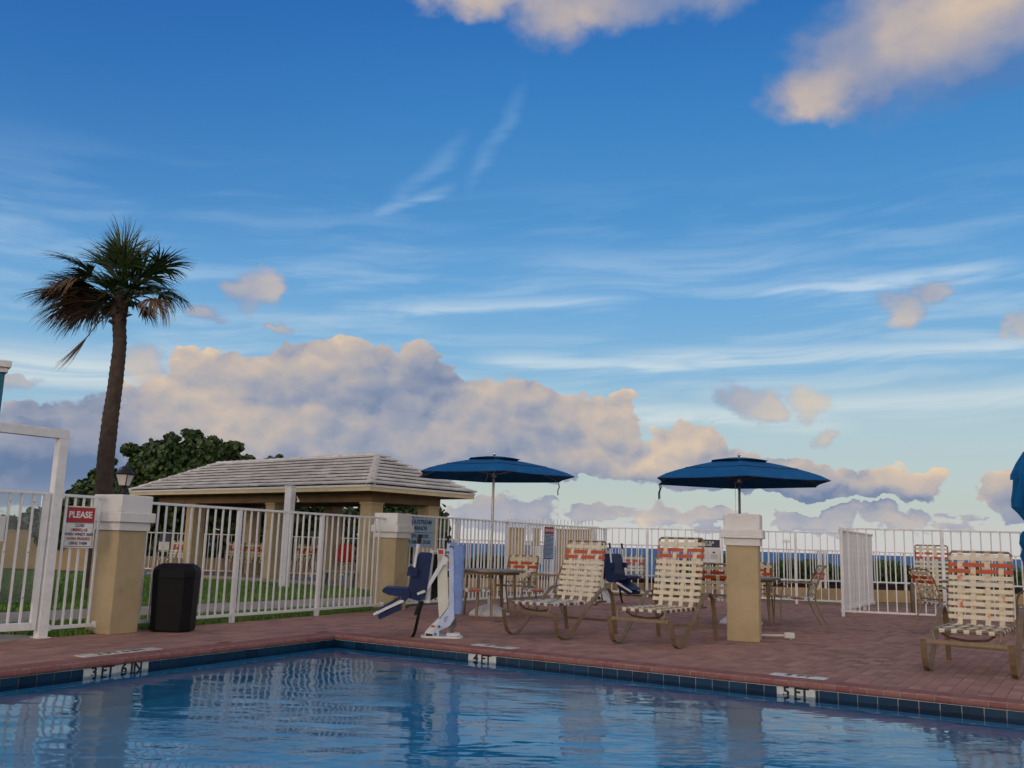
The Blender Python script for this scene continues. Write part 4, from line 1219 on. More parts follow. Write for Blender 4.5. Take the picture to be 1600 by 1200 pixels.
def table(label, x, y, R=.54, z=.70, rot=0.0):
    t = thing('patio_table', label, 'table', (x, y, 0), rot)
    mb = MB().lathe([(R - .02, z - .035), (R, z - .032), (R + .003, z - .018), (R, z - .004), (R - .015, z), (R - .05, z + .001)], 40)
    obj('table_top', mb, 'tan_frame', t, True)
    obj('apron', MB().lathe([(R - .09, z - .07), (R - .085, z - .036)], 40), 'tan_frame', t)
    for k in range(4):
        a = pi / 4 + k * pi / 2
        mb = MB(); mb.bar([(cos(a) * .44, sin(a) * .44, 0), (cos(a) * .41, sin(a) * .41, .3), (cos(a) * .40, sin(a) * .40, z - .07)], (-sin(a), cos(a), 0), .045, .02)
        obj('leg', mb, 'tan_frame', t)
    return t
table('round tan metal table under the left open umbrella', -0.24, 14.4, .53, .685, .35)
table('round tan metal table behind the right pillar', 3.5, 14.15, .58, .70, .2)
table('round tan metal table behind the stained lounger at the right', 7.15, 14.35, .5, .72, .1)

# white plastic fitting on the deck beside the right pillar
t = thing('pipe_fitting', 'white plastic pipe fitting lying on the deck against the right pillar', 'pipe fitting', (3.22, 12.02, 0), radians(-14))
obj('pipe', MB().tube([(0, 0, .035), (.28, 0, .045)], .016, 10), 'sign_white', t, True)
obj('socket', MB().bbox(.28, .41, -.045, .045, .015, .085, .012), 'sign_white', t)
obj('spigot', MB().tube([(.36, 0, .014), (.36, 0, 0)], .02, 8), 'sign_white', t, True)

# ------------------------------------------------------------------ pool lift (seat on a counterweighted mast)
def make_lift(label, name='pool_lift', cover=True):
    t = thing(name, label, 'pool lift', (0, 0, 0), 0)
    def L(cx, cz): z = (1140 - cz) / 967; return ((cx - 780) / 967 - .041 * z, z)
    def P(pts): return [L(*p) for p in pts]
    mb = MB(); n = 20; q = [(-.245 + .0, 0)]
    ring = [(.245 * (abs(cos(a)) ** .5) * (1 if cos(a) > 0 else -1), .17 * (abs(sin(a)) ** .6) * (1 if sin(a) > 0 else -1)) for a in [2 * pi * k / n for k in range(n)]]
    mb = loft([(ring, .0), (ring, .012), ([(x * .94, y * .94) for x, y in ring], .02)]); obj('base_plate', mb, 'lift_white', t)
    side = P([(690, 1122), (752, 1122), (752, 1062), (868, 1008), (918, 930), (912, 200), (896, 140), (870, 118), (845, 132), (830, 200), (862, 262), (862, 800), (745, 960), (688, 1062)])
    obj('side_plate', MB().prism(side, -.13, -.122), 'lift_blue' if cover else 'lift_white', t)
    obj('side_plate', MB().prism(side, .05, .058), 'lift_white', t)
    obj('mast', MB().prism(P([(732, 345), (838, 345), (858, 800), (752, 930), (738, 760)]), -.11, .045), 'lift_cream', t)
    obj('foot_bracket', MB().prism(P([(595, 1085), (640, 1035), (740, 935), (800, 935), (745, 1040), (688, 1062), (688, 1128), (595, 1128)]), -.12, .05), 'lift_white', t)
    obj('foot_opening', MB().prism(P([(606, 1092), (680, 1100), (680, 1126), (606, 1122)]), -.123, -.1205), 'ink_black', t)
    obj('warning_label', MB().prism(P([(672, 1008), (712, 1008), (706, 1028), (660, 1028)]), -.1225, -.1205), 'label_red', t)
    obj('battery_box', MB().prism(P([(728, 178), (826, 178), (795, 350), (738, 350)]), -.10, .03), 'lift_cream', t)
    obj('warning_label', MB().prism(P([(742, 188), (797, 188), (797, 235), (742, 235)]), -.1025, -.1005), 'label_red', t)
    mb = MB()
    for k in range(4): mb.prism(P([(742, 248 + k * 20), (790 - k * 5, 248 + k * 20), (790 - k * 5, 256 + k * 20), (742, 256 + k * 20)]), -.1025, -.1005)
    obj('label_print', mb, 'sign_grey', t)['kind'] = 'stuff'
    mb = MB()
    for k in range(3): mb.prism(P([(800 + k * 4, 925 + k * 22), (852 - k * 8, 905 + k * 22), (852 - k * 8, 912 + k * 22), (800 + k * 4, 932 + k * 22)]), -.1325, -.1305)
    obj('label_print', mb, 'ink_navy', t)['kind'] = 'stuff'
    if cover:
        # cloth cover with soft folds
        r = random.Random(5); mb = MB(); rows = 14; vs = []; nn = 14
        for i in range(rows + 1):
            zf = i / rows; x0, z = L(908 - 6 * zf, 880 - 745 * zf); x1, _ = L(1002 + 38 * zf, 0)
            x1 = (1002 + 38 * zf - 780) / 967 - .041 * z
            for k in range(nn):
                a = 2 * pi * k / nn; cx_, cy_ = (x0 + x1) / 2, -.03
                ex, ey = (x1 - x0) / 2, .12
                ca, sa = cos(a), sin(a)
                px_ = cx_ + ex * (abs(ca) ** .45) * (1 if ca > 0 else -1); py_ = cy_ + ey * (abs(sa) ** .45) * (1 if sa > 0 else -1)
                w_ = .004 * sin(k * 2.1 + i * .8) + .004 * sin(i * 1.7 + k)
                vs.append((px_ + w_, py_ + w_, z + (.012 * ca if i == rows else 0)))
        fs = [tuple(range(nn - 1, -1, -1)), tuple(rows * nn + k for k in range(nn))]
        for i in range(rows):
            for k in range(nn): fs.append((i * nn + k, i * nn + (k + 1) % nn, (i + 1) * nn + (k + 1) % nn, (i + 1) * nn + k))
        mb.add(vs, fs); obj('mast_cover', mb, 'cover', t, True)
        obj('cover_cap', MB().prism(P([(842, 140), (850, 112), (905, 100), (950, 104), (945, 140)]), -.12, .05), 'cover', t)
    obj('strut', MB().prism(P([(800, 262), (836, 262), (842, 350), (800, 352), (640, 612), (617, 622), (620, 570)]), -.150, -.132), 'lift_white', t)
    for cx_, cz_ in ((880, 148), (850, 214), (752, 1018), (710, 1098)):
        x, z = L(cx_, cz_); obj('bolt', MB().tube([(x, -.131, z), (x, -.152, z)], .016, 8), 'steel_dark', t)
    obj('rear_caster', MB().prism(P([(850, 970), (880, 945), (945, 935), (950, 1000), (915, 1050), (912, 1122), (868, 1122), (870, 1050), (838, 1010)]), -.06, .03), 'steel_dark', t)
    obj('rear_foot', MB().prism(P([(835, 1085), (980, 1092), (985, 1112), (880, 1126), (830, 1122)]), -.09, .09), 'lift_white', t)
    # seat
    obj('seat_frame', MB().prism(P([(650, 195), (692, 195), (660, 600), (645, 772), (560, 768), (520, 745), (600, 740), (618, 600)]), -.10, -.06), 'lift_white', t)
    obj('seat_frame', MB().prism(P([(650, 195), (692, 195), (660, 600), (645, 772), (560, 768), (520, 745), (600, 740), (618, 600)]), .14, .18), 'lift_white', t)
    obj('link_bar', MB().tube([(L(690, 215)[0], -.04, L(690, 215)[1]), (L(735, 215)[0], -.04, L(735, 215)[1])], .014, 8), 'lift_white', t)
    obj('back_box', MB().prism(P([(696, 240), (732, 235), (742, 700), (662, 742), (668, 500)]), -.05, .10), 'black', t)
    obj('seat_back', MB().prism(P([(527, 232), (545, 222), (668, 225), (676, 240), (640, 480), (616, 640), (596, 718), (520, 748), (425, 722), (412, 600), (440, 480), (500, 300)]), -.16, .26), 'navy', t)
    obj('seat', MB().prism(P([(130, 640), (150, 615), (180, 612), (330, 614), (405, 622), (440, 650), (425, 712), (380, 757), (335, 705), (200, 690), (135, 662)]), -.19, .29), 'navy', t)
    obj('arm_box', MB().prism(P([(413, 382), (520, 392), (505, 486), (408, 478)]), -.235, -.165), 'navy', t)
    obj('arm_box', MB().prism(P([(413, 382), (520, 392), (505, 486), (408, 478)]), .265, .335), 'navy', t)
    for yy in (-.2, .3):
        mb = MB(); a, b2 = L(480, 384), L(518, 130); obj('handle', MB().tube([(a[0], yy, a[1]), (b2[0], yy, b2[1])], .016, 10), 'lift_white', t, True)
        a, b2 = L(516, 130), L(538, 28); obj('grip', MB().tube([(a[0], yy, a[1]), (b2[0], yy, b2[1])], .019, 10), 'rubber', t, True)
    a, b2 = L(848, 110), L(852, 34); obj('grip', MB().tube([(a[0], .0, a[1]), (b2[0], .0, b2[1])], .017, 10), 'rubber', t, True)
    for yy in (-.19, .28):
        obj('leg_bar', MB().prism(P([(34, 890), (330, 738), (364, 742), (364, 760), (44, 912)]), yy - .012, yy + .012), 'lift_white', t)
    obj('foot_rest', MB().prism(P([(66, 862), (300, 725), (320, 722), (90, 872)]), -.17, .26), 'navy', t)
    obj('foot_rest', MB().prism(P([(84, 915), (328, 788), (336, 845), (120, 948), (96, 950)]), -.175, .265), 'navy', t)
    obj('arm_pad', MB().prism(P([(510, 660), (580, 628), (600, 632), (600, 652), (515, 684)]), -.20, -.165), 'lift_white', t)
    mb = MB(); pts = [(L(545, 745)[0], -.17, L(545, 745)[1]), (L(515, 820)[0], -.18, L(515, 820)[1]), (L(490, 900)[0], -.19, L(490, 900)[1])]
    mb.bar(pts, (1, .3, 0), .034, .003); obj('belt', mb, 'rubber', t)
    mb = MB(); pts = [(L(572, 750)[0], -.15, L(572, 750)[1]), (L(535, 860)[0], -.18, L(535, 860)[1]), (L(515, 960)[0], -.2, L(515, 960)[1]), (L(490, 1070)[0], -.2, L(490, 1070)[1]), (L(465, 1132)[0], -.2, .012), (L(440, 1136)[0], -.2, .008)]
    mb.bar(pts, (1, .5, 0), .038, .003); obj('belt', mb, 'black', t)
    return t
lf = make_lift('white pool lift with navy seat and blue covered mast at the pool corner')
lf.location = (-0.72, 10.98, 0); lf.rotation_euler = (0, 0, radians(3.8))
lf2 = make_lift('second pool lift with blue seat by the spa railing, behind the loungers', cover=False)
lf2.location = (1.90, 18.6, 0); lf2.rotation_euler = (0, 0, radians(180 - 35))

# ------------------------------------------------------------------ signs on the spa railings
d_ = unit(P2, CORN)
def on_fence(a, dirv, s_, off): n_ = Vector((dirv.y, -dirv.x)); p = Vector(a) + dirv * s_ + n_ * off; return (p.x, p.y, 0)
sgn = thing('spa_hours_sign', 'pale blue sign with dark lettering for spa hours, partly behind the middle pillar', 'sign', on_fence(P2, d_, .30, .014), ang(d_))
obj('board', MB().bbox(-.40, .40, -.006, 0, .98, 1.455, .004), 'sign_blue', sgn)
for b2, z, sz in (('GULFSTREAM', 1.385, .098), ('MANOR', 1.285, .098), ('SPA HOURS', 1.155, .088), ('9 AM TO DUSK', 1.06, .088)):
    text('lettering', b2, sz, 'ink_navy', sgn, T(.02, -.0072, z) @ UP, bold=.0016, sx=1.02)
obj('rule_line', MB().box(-.33, .36, -.0075, -.0062, 1.214, 1.222), 'ink_navy', sgn)
sgn = thing('spa_rules_sign', 'tall narrow sign with red header SPA RULES on the spa railing', 'sign', on_fence(P2, d_, 4.70, .014), ang(d_))
obj('board', MB().bbox(-.215, .215, -.006, 0, .80, 1.44, .004), 'sign_navy', sgn)
obj('panel', MB().box(-.195, .195, -.0075, -.0062, .82, 1.30), 'sign_blue', sgn)
obj('red_header', MB().box(-.205, .205, -.0075, -.0062, 1.31, 1.43), 'sign_red', sgn)
text('header_lettering', 'SPA RULES', .075, 'sign_white', sgn, T(0, -.0085, 1.37) @ UP, bold=.002)
mb = MB(); r = random.Random(2)
for k in range(17): mb.box(-.175, .175 - r.uniform(0, .13) * (k % 2), -.0090, -.0078, 1.268 - k * .026, 1.278 - k * .026)
obj('text_lines', mb, 'ink_navy', sgn)['kind'] = 'stuff'
db = unit(CORN, B2); pb = CORN + db * 2.62
sgn = thing('hot_tub_sign', 'white hot tub rules sign with dark navy header, half behind the right pillar', 'sign', on_fence(CORN, db, 2.30, .014), ang(db))
obj('board', MB().bbox(-.26, .26, -.006, 0, .80, 1.30, .004), 'sign_white', sgn)
obj('navy_header', MB().box(-.257, .257, -.0075, -.0062, 1.13, 1.297), 'sign_navy', sgn)
text('header_lettering', 'HOT TUB\nRULES', .062, 'sign_white', sgn, T(0, -.0085, 1.21) @ UP, bold=.0015, line=.8)
mb = MB()
for cx_ in (-.13, .13):
    mb.add([(cx_ - .04, -.0085, 1.02), (cx_, -.0085, 1.0), (cx_ + .04, -.0085, 1.02), (cx_, -.0085, 1.045)], [(0, 1, 2, 3)])
    for k in range(5): mb.box(cx_ - .08, cx_ + .08, -.0088, -.0078, .97 - k * .022, .975 - k * .022)
mb.box(-.002, .002, -.0088, -.0078, .84, 1.05)
obj('pictogram', mb, 'ink_navy', sgn)['kind'] = 'stuff'

# ------------------------------------------------------------------ masonry and spiked fence by the spa corner
def pier(lab, x0, x1, y, H, d2=.3):
    t = thing('beige_pier', lab, 'wall', ((x0 + x1) / 2, y, 0))
    obj('wall', MB().bbox(-(x1 - x0) / 2, (x1 - x0) / 2, 0, d2, -.02, H, .012), 'beige2', t)
    obj('coping_slab', MB().bbox(-(x1 - x0) / 2 - .02, (x1 - x0) / 2 + .02, -.02, d2 + .02, H + .001, H + .035, .01), 'beige2', t)
pier('wide beige wall piece behind the spa railing, left of the spiked fence gap', .04, .42, 22.02, 1.43)
pier('narrow beige post in the gap of the spiked fence', .60, .78, 22.25, 1.43, .2)
pier('beige wall piece behind the SPA RULES sign', 1.14, 2.0, 22.0, 1.43)
t = fence('white spiked fence rising above the spa railing corner', (-.02, 22.75), (2.2, 22.75), 1.56, name='spiked_fence', posts=(.65, 1.35, 2.15), step=.085, pw=.022, zb=.1)
sp_ = MB().lathe([(.004, 1.56), (.013, 1.60), (.009, 1.63), (.013, 1.66), (.002, 1.73)], 6).mesh('spike', 'white')
for k in range(25): link('spike', sp_, t, (.03 + k * .085, 0, 0))
t = thing('white_lattice_panel', 'white perforated plastic panel behind the spa railing left of the SPA RULES sign', 'panel', (.70, 22.13, 0))
for k in range(6): obj('slat', MB().box(-.15 + k * .055, -.128 + k * .055, -.01, .0, .64, 1.04), 'white', t)
for k in range(9): obj('cross_slat', MB().box(-.155, .155, .001, .01, .645 + k * .046, .662 + k * .046), 'white', t)
for k in (-1, 1): obj('leg', MB().box(k * .13 - .012, k * .13 + .012, -.02, .01, 0, .64), 'white', t)
t = thing('rail_lamp', 'small white saucer lamp on the far railing right of the pillar', 'lamp', (6.62, 22.3, 0))
obj('stem', MB().tube([(0, 0, 0), (0, 0, 1.30)], .012, 8), 'white', t)
obj('lamp_shade', MB().lathe([(.11, 1.30), (.10, 1.315), (.04, 1.36), (.01, 1.37)], 16), 'white', t, True)

# ------------------------------------------------------------------ pavilion
PLEN, PWID = 9.86, 3.27
PO = PC + PU * PLEN
pav = thing('pavilion', 'open beige pavilion with pale tiled hip roof beyond the lawn', 'pavilion', (PO.x, PO.y, 0), ang(-PU))
ZE, ZR, HW = 2.235, 3.06, PWID / 2
sl_ = sqrt(HW ** 2 + (ZR - ZE) ** 2); NRW = 9; ex = sl_ / NRW
rr = random.Random(11)
# underlay of the roof, coloured dark as the shadow under the tile edges
mb = MB()
vs = [(0, 0, ZE), (PLEN, 0, ZE), (PLEN, PWID, ZE), (0, PWID, ZE), (HW, HW, ZR), (PLEN - HW, HW, ZR)]
mb.add(vs, [(0, 1, 5, 4), (1, 2, 5), (2, 3, 4, 5), (3, 0, 4), (3, 2, 1, 0)])
roof = obj('roof', mb, 'shade_gap', pav)
# slopes: origin corner, direction along the eave, inward direction, length
slopes = [((0, 0), (1, 0), (0, 1), PLEN, True), ((PLEN, 0), (0, 1), (-1, 0), PWID, True), ((PLEN, PWID), (-1, 0), (0, -1), PLEN, False), ((0, PWID), (0, -1), (1, 0), PWID, False)]
rest = MB()
for (ox, oy), (ax, ay), (ix, iy), L, visible in slopes:
    cb, sb = HW / sl_, (ZR - ZE) / sl_
    def pt(a, b2, n): # along, up the slope, normal offset
        return (ox + ax * a + ix * (b2 * cb - n * sb), oy + ay * a + iy * (b2 * cb - n * sb), ZE + b2 * sb + n * cb)
    for r in range(NRW):
        b0, b1 = r * ex - .012, (r + 1) * ex + .01
        tw = .335; off = (tw / 2 if r % 2 else 0) - .03
        k = 0
        while True:
            x0, x1 = off + k * tw, off + (k + 1) * tw - .006; k += 1
            w0, w1 = b0 * cb, min(b1 * cb, HW)
            lo0, hi0, lo1, hi1 = max(x0, w0 - .03), min(x1, L - w0 + .03), max(x0, w1 - .03), min(x1, L - w1 + .03)
            if x0 > L: break
            if hi0 - lo0 < .03: continue
            if hi1 < lo1: hi1 = lo1 = (max(x0, w1) if x0 < L / 2 else min(x1, L - w1))
            j = rr.uniform(-.003, .005); th = .040
            n0, n1 = .080 + j, .012
            if r == 0: b0 = -.045
            vs = [pt(lo0, b0, n0 - .0), pt(hi0, b0, n0), pt(hi1, b1, n1 + .012), pt(lo1, b1, n1 + .012),
                  pt(lo0, b0, n0 - th + .008), pt(hi0, b0, n0 - th + .008), pt(hi1, b1, n1), pt(lo1, b1, n1)]
            fs = [(0, 1, 2, 3), (7, 6, 5, 4), (4, 5, 1, 0), (5, 6, 2, 1), (6, 7, 3, 2), (7, 4, 0, 3)]
            tn = min(1, max(0.01, rr.gauss(.35, .3)))
            if visible:
                m1 = MB().add(vs, fs, tn); obj('roof_tile', m1, 'roof_tile', roof)
            else: rest.add(vs, fs, tn)
struct(obj('roof_tiles', rest, 'roof_tile', roof), 'stuff')
# hip and ridge caps
def cap_line(a, b2, n, nm):
    a, b2 = Vector(a), Vector(b2); dd = (b2 - a); L = dd.length; dd.normalize()
    side = dd.cross(Vector((0, 0, 1))).normalized(); up_ = side.cross(dd)
    st_ = L / n
    for k in range(n):
        p = a + dd * (k * st_ - .02); q = a + dd * ((k + 1) * st_ + .02); w = .11
        vs = []
        for P_, lift, ww in ((p, .055, w), (q, .03, w * .86)):
            vs += [P_ - side * ww + up_ * (lift - .065), P_ - side * ww * .55 + up_ * (lift + .0), P_ + up_ * (lift + .022), P_ + side * ww * .55 + up_ * lift, P_ + side * ww + up_ * (lift - .065)]
        vs += [v - up_ * .02 for v in vs[:5]] 
        fs = [(i, i + 1, i + 6, i + 5) for i in range(4)] + [(10 + i, 11 + i, 1 + i, 0 + i) for i in range(4)]
        m1 = MB().add(vs, fs, min(1, max(.01, rr.gauss(.2, .2)))); obj(nm, m1, 'roof_tile', roof)
e_ = .02
cap_line((PLEN, 0, ZE), (PLEN - HW, HW, ZR), 9, 'hip_tile')
cap_line((PLEN, PWID, ZE), (PLEN - HW, HW, ZR), 9, 'hip_tile')
cap_line((0, 0, ZE), (HW, HW, ZR), 9, 'hip_tile')
cap_line((0, PWID, ZE), (HW, HW, ZR), 9, 'hip_tile')
cap_line((HW, HW, ZR), (PLEN - HW, HW, ZR), 22, 'ridge_tile')
# fascia, soffit, beams
F0, F1 = 2.10, 2.228
obj('fascia', MB().box(-.01, PLEN + .01, -.02, .02, F0, F1), 'fascia', pav)
obj('fascia', MB().box(-.01, PLEN + .01, PWID - .02, PWID + .02, F0, F1), 'fascia', pav)
obj('fascia', MB().box(PLEN - .03, PLEN + .013, .021, PWID - .021, F0, F1), 'fascia', pav)
obj('fascia', MB().box(-.013, .03, .021, PWID - .021, F0, F1), 'fascia', pav)
mb = MB()
mb.box(-.018, PLEN + .018, -.042, -.021, F1 - .045, F1 + .002); mb.box(PLEN + .0135, PLEN + .034, -.042, PWID + .02, F1 - .045, F1 + .002)
obj('drip_edge', mb, 'sign_white', pav)['kind'] = 'stuff'
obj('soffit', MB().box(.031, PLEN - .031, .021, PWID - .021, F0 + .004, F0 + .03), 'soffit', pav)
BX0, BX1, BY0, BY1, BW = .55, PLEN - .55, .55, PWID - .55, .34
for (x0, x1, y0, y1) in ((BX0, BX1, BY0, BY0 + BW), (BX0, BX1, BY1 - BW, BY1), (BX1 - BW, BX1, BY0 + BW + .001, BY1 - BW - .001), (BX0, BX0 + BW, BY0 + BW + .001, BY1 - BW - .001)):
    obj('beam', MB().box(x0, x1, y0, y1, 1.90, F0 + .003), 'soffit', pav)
for xx in (PLEN - .74, PLEN - 4.2, PLEN - 7.7):
    for yy in (.74, PWID - .74):
        cm = obj('column', MB().bbox(xx - .18, xx + .18, yy - .18, yy + .18, 0, 1.845, .008), 'beige', pav)
        obj('capital', MB().bbox(xx - .20, xx + .20, yy - .20, yy + .20, 1.846, 1.897, .008), 'beige', cm)
obj('floor_slab', MB().box(.45, PLEN - .45, .45, PWID - .45, -.02, .03), 'concrete', pav)
t = thing('stone_bench', 'grey cast stone bench in front of the pavilion corner', 'bench', (-3.72, 20.75, 0), radians(-5))
obj('seat', MB().bbox(-.45, .45, -.17, .17, .34, .40, .015), 'stone_bench', t)
for k in (-1, 1):
    obj('leg', MB().prism([(k * .30 - .11, 0), (k * .30 + .11, 0), (k * .30 + .07, .12), (k * .30 + .11, .335), (k * .30 - .11, .335), (k * .30 - .07, .12)], -.12, .12), 'stone_bench', t)

# outdoor shower post
t = thing('shower_post', 'tall white outdoor shower post in front of the pavilion', 'shower', (-4.82, 20.62, 0), radians(-24))
obj('post', MB().bbox(-.085, .085, -.085, .085, 0, 2.17, .006), 'white', t)
obj('post_cap', MB().bbox(-.098, .098, -.098, .098, 2.171, 2.20, .008), 'white', t)
obj('shower_arm', MB().tube([(.085, -.02, 1.98), (.17, -.03, 1.985), (.22, -.04, 1.95), (.26, -.045, 1.89)], .009, 8), 'chrome', t, True)
obj('shower_head', MB().lathe([(.012, 1.90), (.035, 1.865), (.037, 1.85), (.0, 1.848)], 12, .265, -.045), 'chrome', t, True)

# ------------------------------------------------------------------ far background on the left
t = thing('garden_wall', 'long beige garden wall behind the lawn at the left', 'wall', (-20.5, 27.2, 0))
obj('wall', MB().box(-9, 9.2, -.1, .1, -.03, 1.02), 'beige2', t)
obj('wall_cap', MB().bbox(-9.03, 9.23, -.13, .13, 1.021, 1.06, .01), 'beige2', t)
for k in range(5): obj('pier', MB().bbox(-7.4 + k * 4.1 - .15, -7.4 + k * 4.1 + .15, -.18, -.105, -.03, 1.0, .01), 'beige2', t)
fence('far white railing seen through the pavilion', (-11.0, 27.0), (-3.6, 26.6), 1.12, name='beach_railing', posts=(.1, 1.9, 3.7, 5.5, 7.3), step=.13)
t = thing('beach_sign', 'small blue and white notice on the far railing left of the pavilion column', 'sign', (-9.75, 26.85, 0))
obj('header', MB().bbox(-.16, .16, -.01, 0, .86, 1.08, .003), 'sign_navy', t)
obj('board', MB().bbox(-.14, .14, -.01, 0, .58, .855, .003), 'sign_white', t)
t = thing('low_beige_wall', 'low beige wall under the far railing behind the pavilion', 'wall', (-7.3, 27.6, 0))
obj('wall', MB().bbox(-3.8, 4.6, -.1, .1, -.03, .42, .01), 'beige2', t)
g3 = 'strap patio chairs behind the pavilion'
# small set of chairs behind the pavilion
for i, (x, y, tx, lab) in enumerate(((-8.95, 25.2, -8.5, 'patio chair behind the litter bin side of the pavilion'), (-7.5, 25.7, -7.4, 'patio chair between the left and middle pavilion columns, farther left'),
                       (-6.75, 25.2, -6.9, 'patio chair between the left and middle pavilion columns, by the middle one'), (-5.5, 24.9, -5.6, 'patio chair just right of the shower post under the pavilion'),
                       (-4.95, 25.1, -5.2, 'patio chair left of the orange bundle beyond the pavilion'), (-4.15, 24.6, -4.3, 'patio chair with an orange bundle on its back'))):
    c = chair(lab, x, y, tx, 15, (i % 3 - 1) * .25, g3)
t = thing('orange_bundle', 'orange-red bundle hung on a chair beyond the pavilion', 'towel', (-4.12, 24.05, 0), .1)
rb = random.Random(9); mb = MB(); nn = 14; vs = []
pr = [(.10, .50), (.17, .56), (.20, .68), (.19, .80), (.15, .92), (.08, .97)]
for r_, z in pr:
    for k in range(nn):
        a = 2 * pi * k / nn; q = r_ * (1 + rb.uniform(-.14, .14)); vs.append((q * cos(a) * 1.1, q * sin(a) * .5, z + rb.uniform(-.012, .012)))
fs = [tuple(range(nn - 1, -1, -1)), tuple((len(pr) - 1) * nn + k for k in range(nn))]
for i in range(len(pr) - 1):
    for k in range(nn): fs.append((i * nn + k, i * nn + (k + 1) % nn, (i + 1) * nn + (k + 1) % nn, (i + 1) * nn + k))
mb.add(vs, fs); obj('fabric', mb, 'orange', t, True)
mb = MB(); mb.bar([(.0, 0, .95), (.06, -.5 * 0, .99), (.10, .35, .90)], (1, 0, 0), .05, .01); obj('strap', mb, 'orange', t)
t = thing('teal_building', 'teal building corner with white parapet at the left edge', 'building', (-7.20, 13.0, 0), radians(36))
obj('wall', MB().bbox(-3, 0, 0, 2.5, -.03, 3.26, .01), 'teal', t)
obj('parapet_moulding', MB().bbox(-3.05, .03, -.04, 2.54, 3.261, 3.33, .01), 'cap', t)
obj('parapet', MB().bbox(-3.08, .06, -.08, 2.58, 3.331, 3.43, .012), 'cap', t)
mb = MB(); 
c0, c1 = Vector((-7.9, 23.6)), Vector((-4.3, 21.8))
q = (c1 - c0).normalized(); nq = Vector((-q.y, q.x)) * .06
mb.add([((c0 - nq).x, (c0 - nq).y, -.018), ((c1 - nq).x, (c1 - nq).y, -.018), ((c1 + nq).x, (c1 + nq).y, -.018), ((c0 + nq).x, (c0 + nq).y, -.018)] + [((c0 - nq).x, (c0 - nq).y, .10), ((c1 - nq).x, (c1 - nq).y, .10), ((c1 + nq).x, (c1 + nq).y, .10), ((c0 + nq).x, (c0 + nq).y, .10)],
       [(3, 2, 1, 0), (4, 5, 6, 7), (0, 1, 5, 4), (1, 2, 6, 5), (2, 3, 7, 6), (3, 0, 4, 7)])
struct(obj('lawn_kerb', mb, 'concrete'))

# ------------------------------------------------------------------ foliage
def disc_leaves(clusters, n, size, seed, sides=7, shell=.55, aspect=1.0, up=.0):
    r = random.Random(seed); mb = MB()
    tot = sum(c[3] * c[5] for c in clusters)
    for c in clusters:
        k = int(n * c[3] * c[5] / tot)
        for _ in range(k):
            while True:
                v = Vector((r.gauss(0, 1), r.gauss(0, 1), r.gauss(0, 1)))
                if v.length > .01: break
            v.normalize(); rad = r.uniform(shell, 1.0) ** .5 + r.gauss(0, .045)
            p = Vector((c[0] + v.x * c[3] * rad, c[1] + v.y * c[4] * rad, c[2] + v.z * c[5] * rad))
            if p.z < c[6]: continue
            nrm = (v * .8 + Vector((r.gauss(0, .6), r.gauss(0, .6), r.gauss(0, .6) + up))).normalized()
            a = nrm.cross(Vector((r.gauss(0, .3), r.gauss(0, .3), 1))).normalized(); b2 = nrm.cross(a)
            s_ = size * r.uniform(.6, 1.15) / 2
            vs = []
            for q in range(sides):
                an = 2 * pi * q / sides
                bend = .18 * s_ * cos(2 * an)
                vs.append(p + a * cos(an) * s_ + b2 * sin(an) * s_ * aspect + nrm * bend)
            mb.add(vs, [tuple(range(sides))], min(1, max(.0, r.gauss(.3, .3))) + .001)
    return mb
def stems(base, clusters, n, seed, r0=.07):
    r = random.Random(seed); mb = MB()
    for k in range(n):
        c = r.choice(clusters); e = Vector((c[0] + r.uniform(-.6, .6) * c[3], c[1] + r.uniform(-.5, .5) * c[4], c[2] + r.uniform(-.1, .75) * c[5]))
        s_ = Vector((base[0] + r.uniform(-.5, .5), base[1], 0)); mid_ = s_.lerp(e, .5) + Vector((r.uniform(-.3, .3), 0, r.uniform(-.1, .3)))
        mb.tube([s_, mid_, e], [r0, r0 * .6, r0 * .2], 5)
    return mb
GT = [(-9.9, 29.0, 2.5, 1.8, 1.5, 1.3, .3), (-9.2, 29.2, 2.55, 1.7, 1.4, 1.15, .3), (-11.4, 28.6, 1.95, 1.3, 1.3, 1.1, .4), (-12.3, 28.0, 1.7, .95, .9, .95, .6), (-8.1, 29.3, 2.5, 1.0, 1.0, .8, .3),
      (-12.9, 27.6, 1.35, .6, .5, .6, .6), (-10.6, 28.4, 3.35, .9, .8, .55, .3), (-9.4, 28.6, 3.55, .8, .7, .5, .3), (-13.1, 27.2, .95, .55, .4, .45, .3), (-10.9, 28.0, 3.0, .6, .6, .5, .3), (-7.35, 28.9, 3.28, .4, .35, .22, .3), (-9.75, 28.5, 4.02, .25, .25, .22, .3), (-11.5, 28.1, 3.55, .25, .25, .2, .3), (-10.35, 28.3, 3.95, .22, .2, .16, .3), (-8.5, 28.5, 3.75, .3, .25, .2, .3), (-12.2, 27.8, 2.75, .3, .25, .22, .3), (-11.95, 27.8, 3.15, .18, .2, .15, .3), (-8.0, 28.6, 3.35, .2, .2, .16, .3), (-10.9, 28.2, 3.55, .2, .2, .14, .3), (-9.1, 28.4, 3.95, .16, .2, .12, .3), (-9.95, 28.4, 4.12, .14, .2, .14, .3), (-8.8, 28.5, 3.6, .3, .25, .25, .3), (-7.15, 28.8, 3.45, .16, .2, .12, .3)]
t = thing('sea_grape_tree', 'large round-leaved sea grape tree rising behind the pavilion roof and palm', 'tree', (-10, 28.8, 0))
def shift(cl, o_): return [(c[0] - o_[0], c[1] - o_[1], c[2], *c[3:]) for c in cl]
gs_ = shift(GT, (-10, 28.8))
obj('crown', disc_leaves(gs_, 25000, .175, 21, sides=6), 'leaf', t)
obj('stems', stems((0, 0), gs_, 16, 3), 'wood', t)['kind'] = 'stuff'
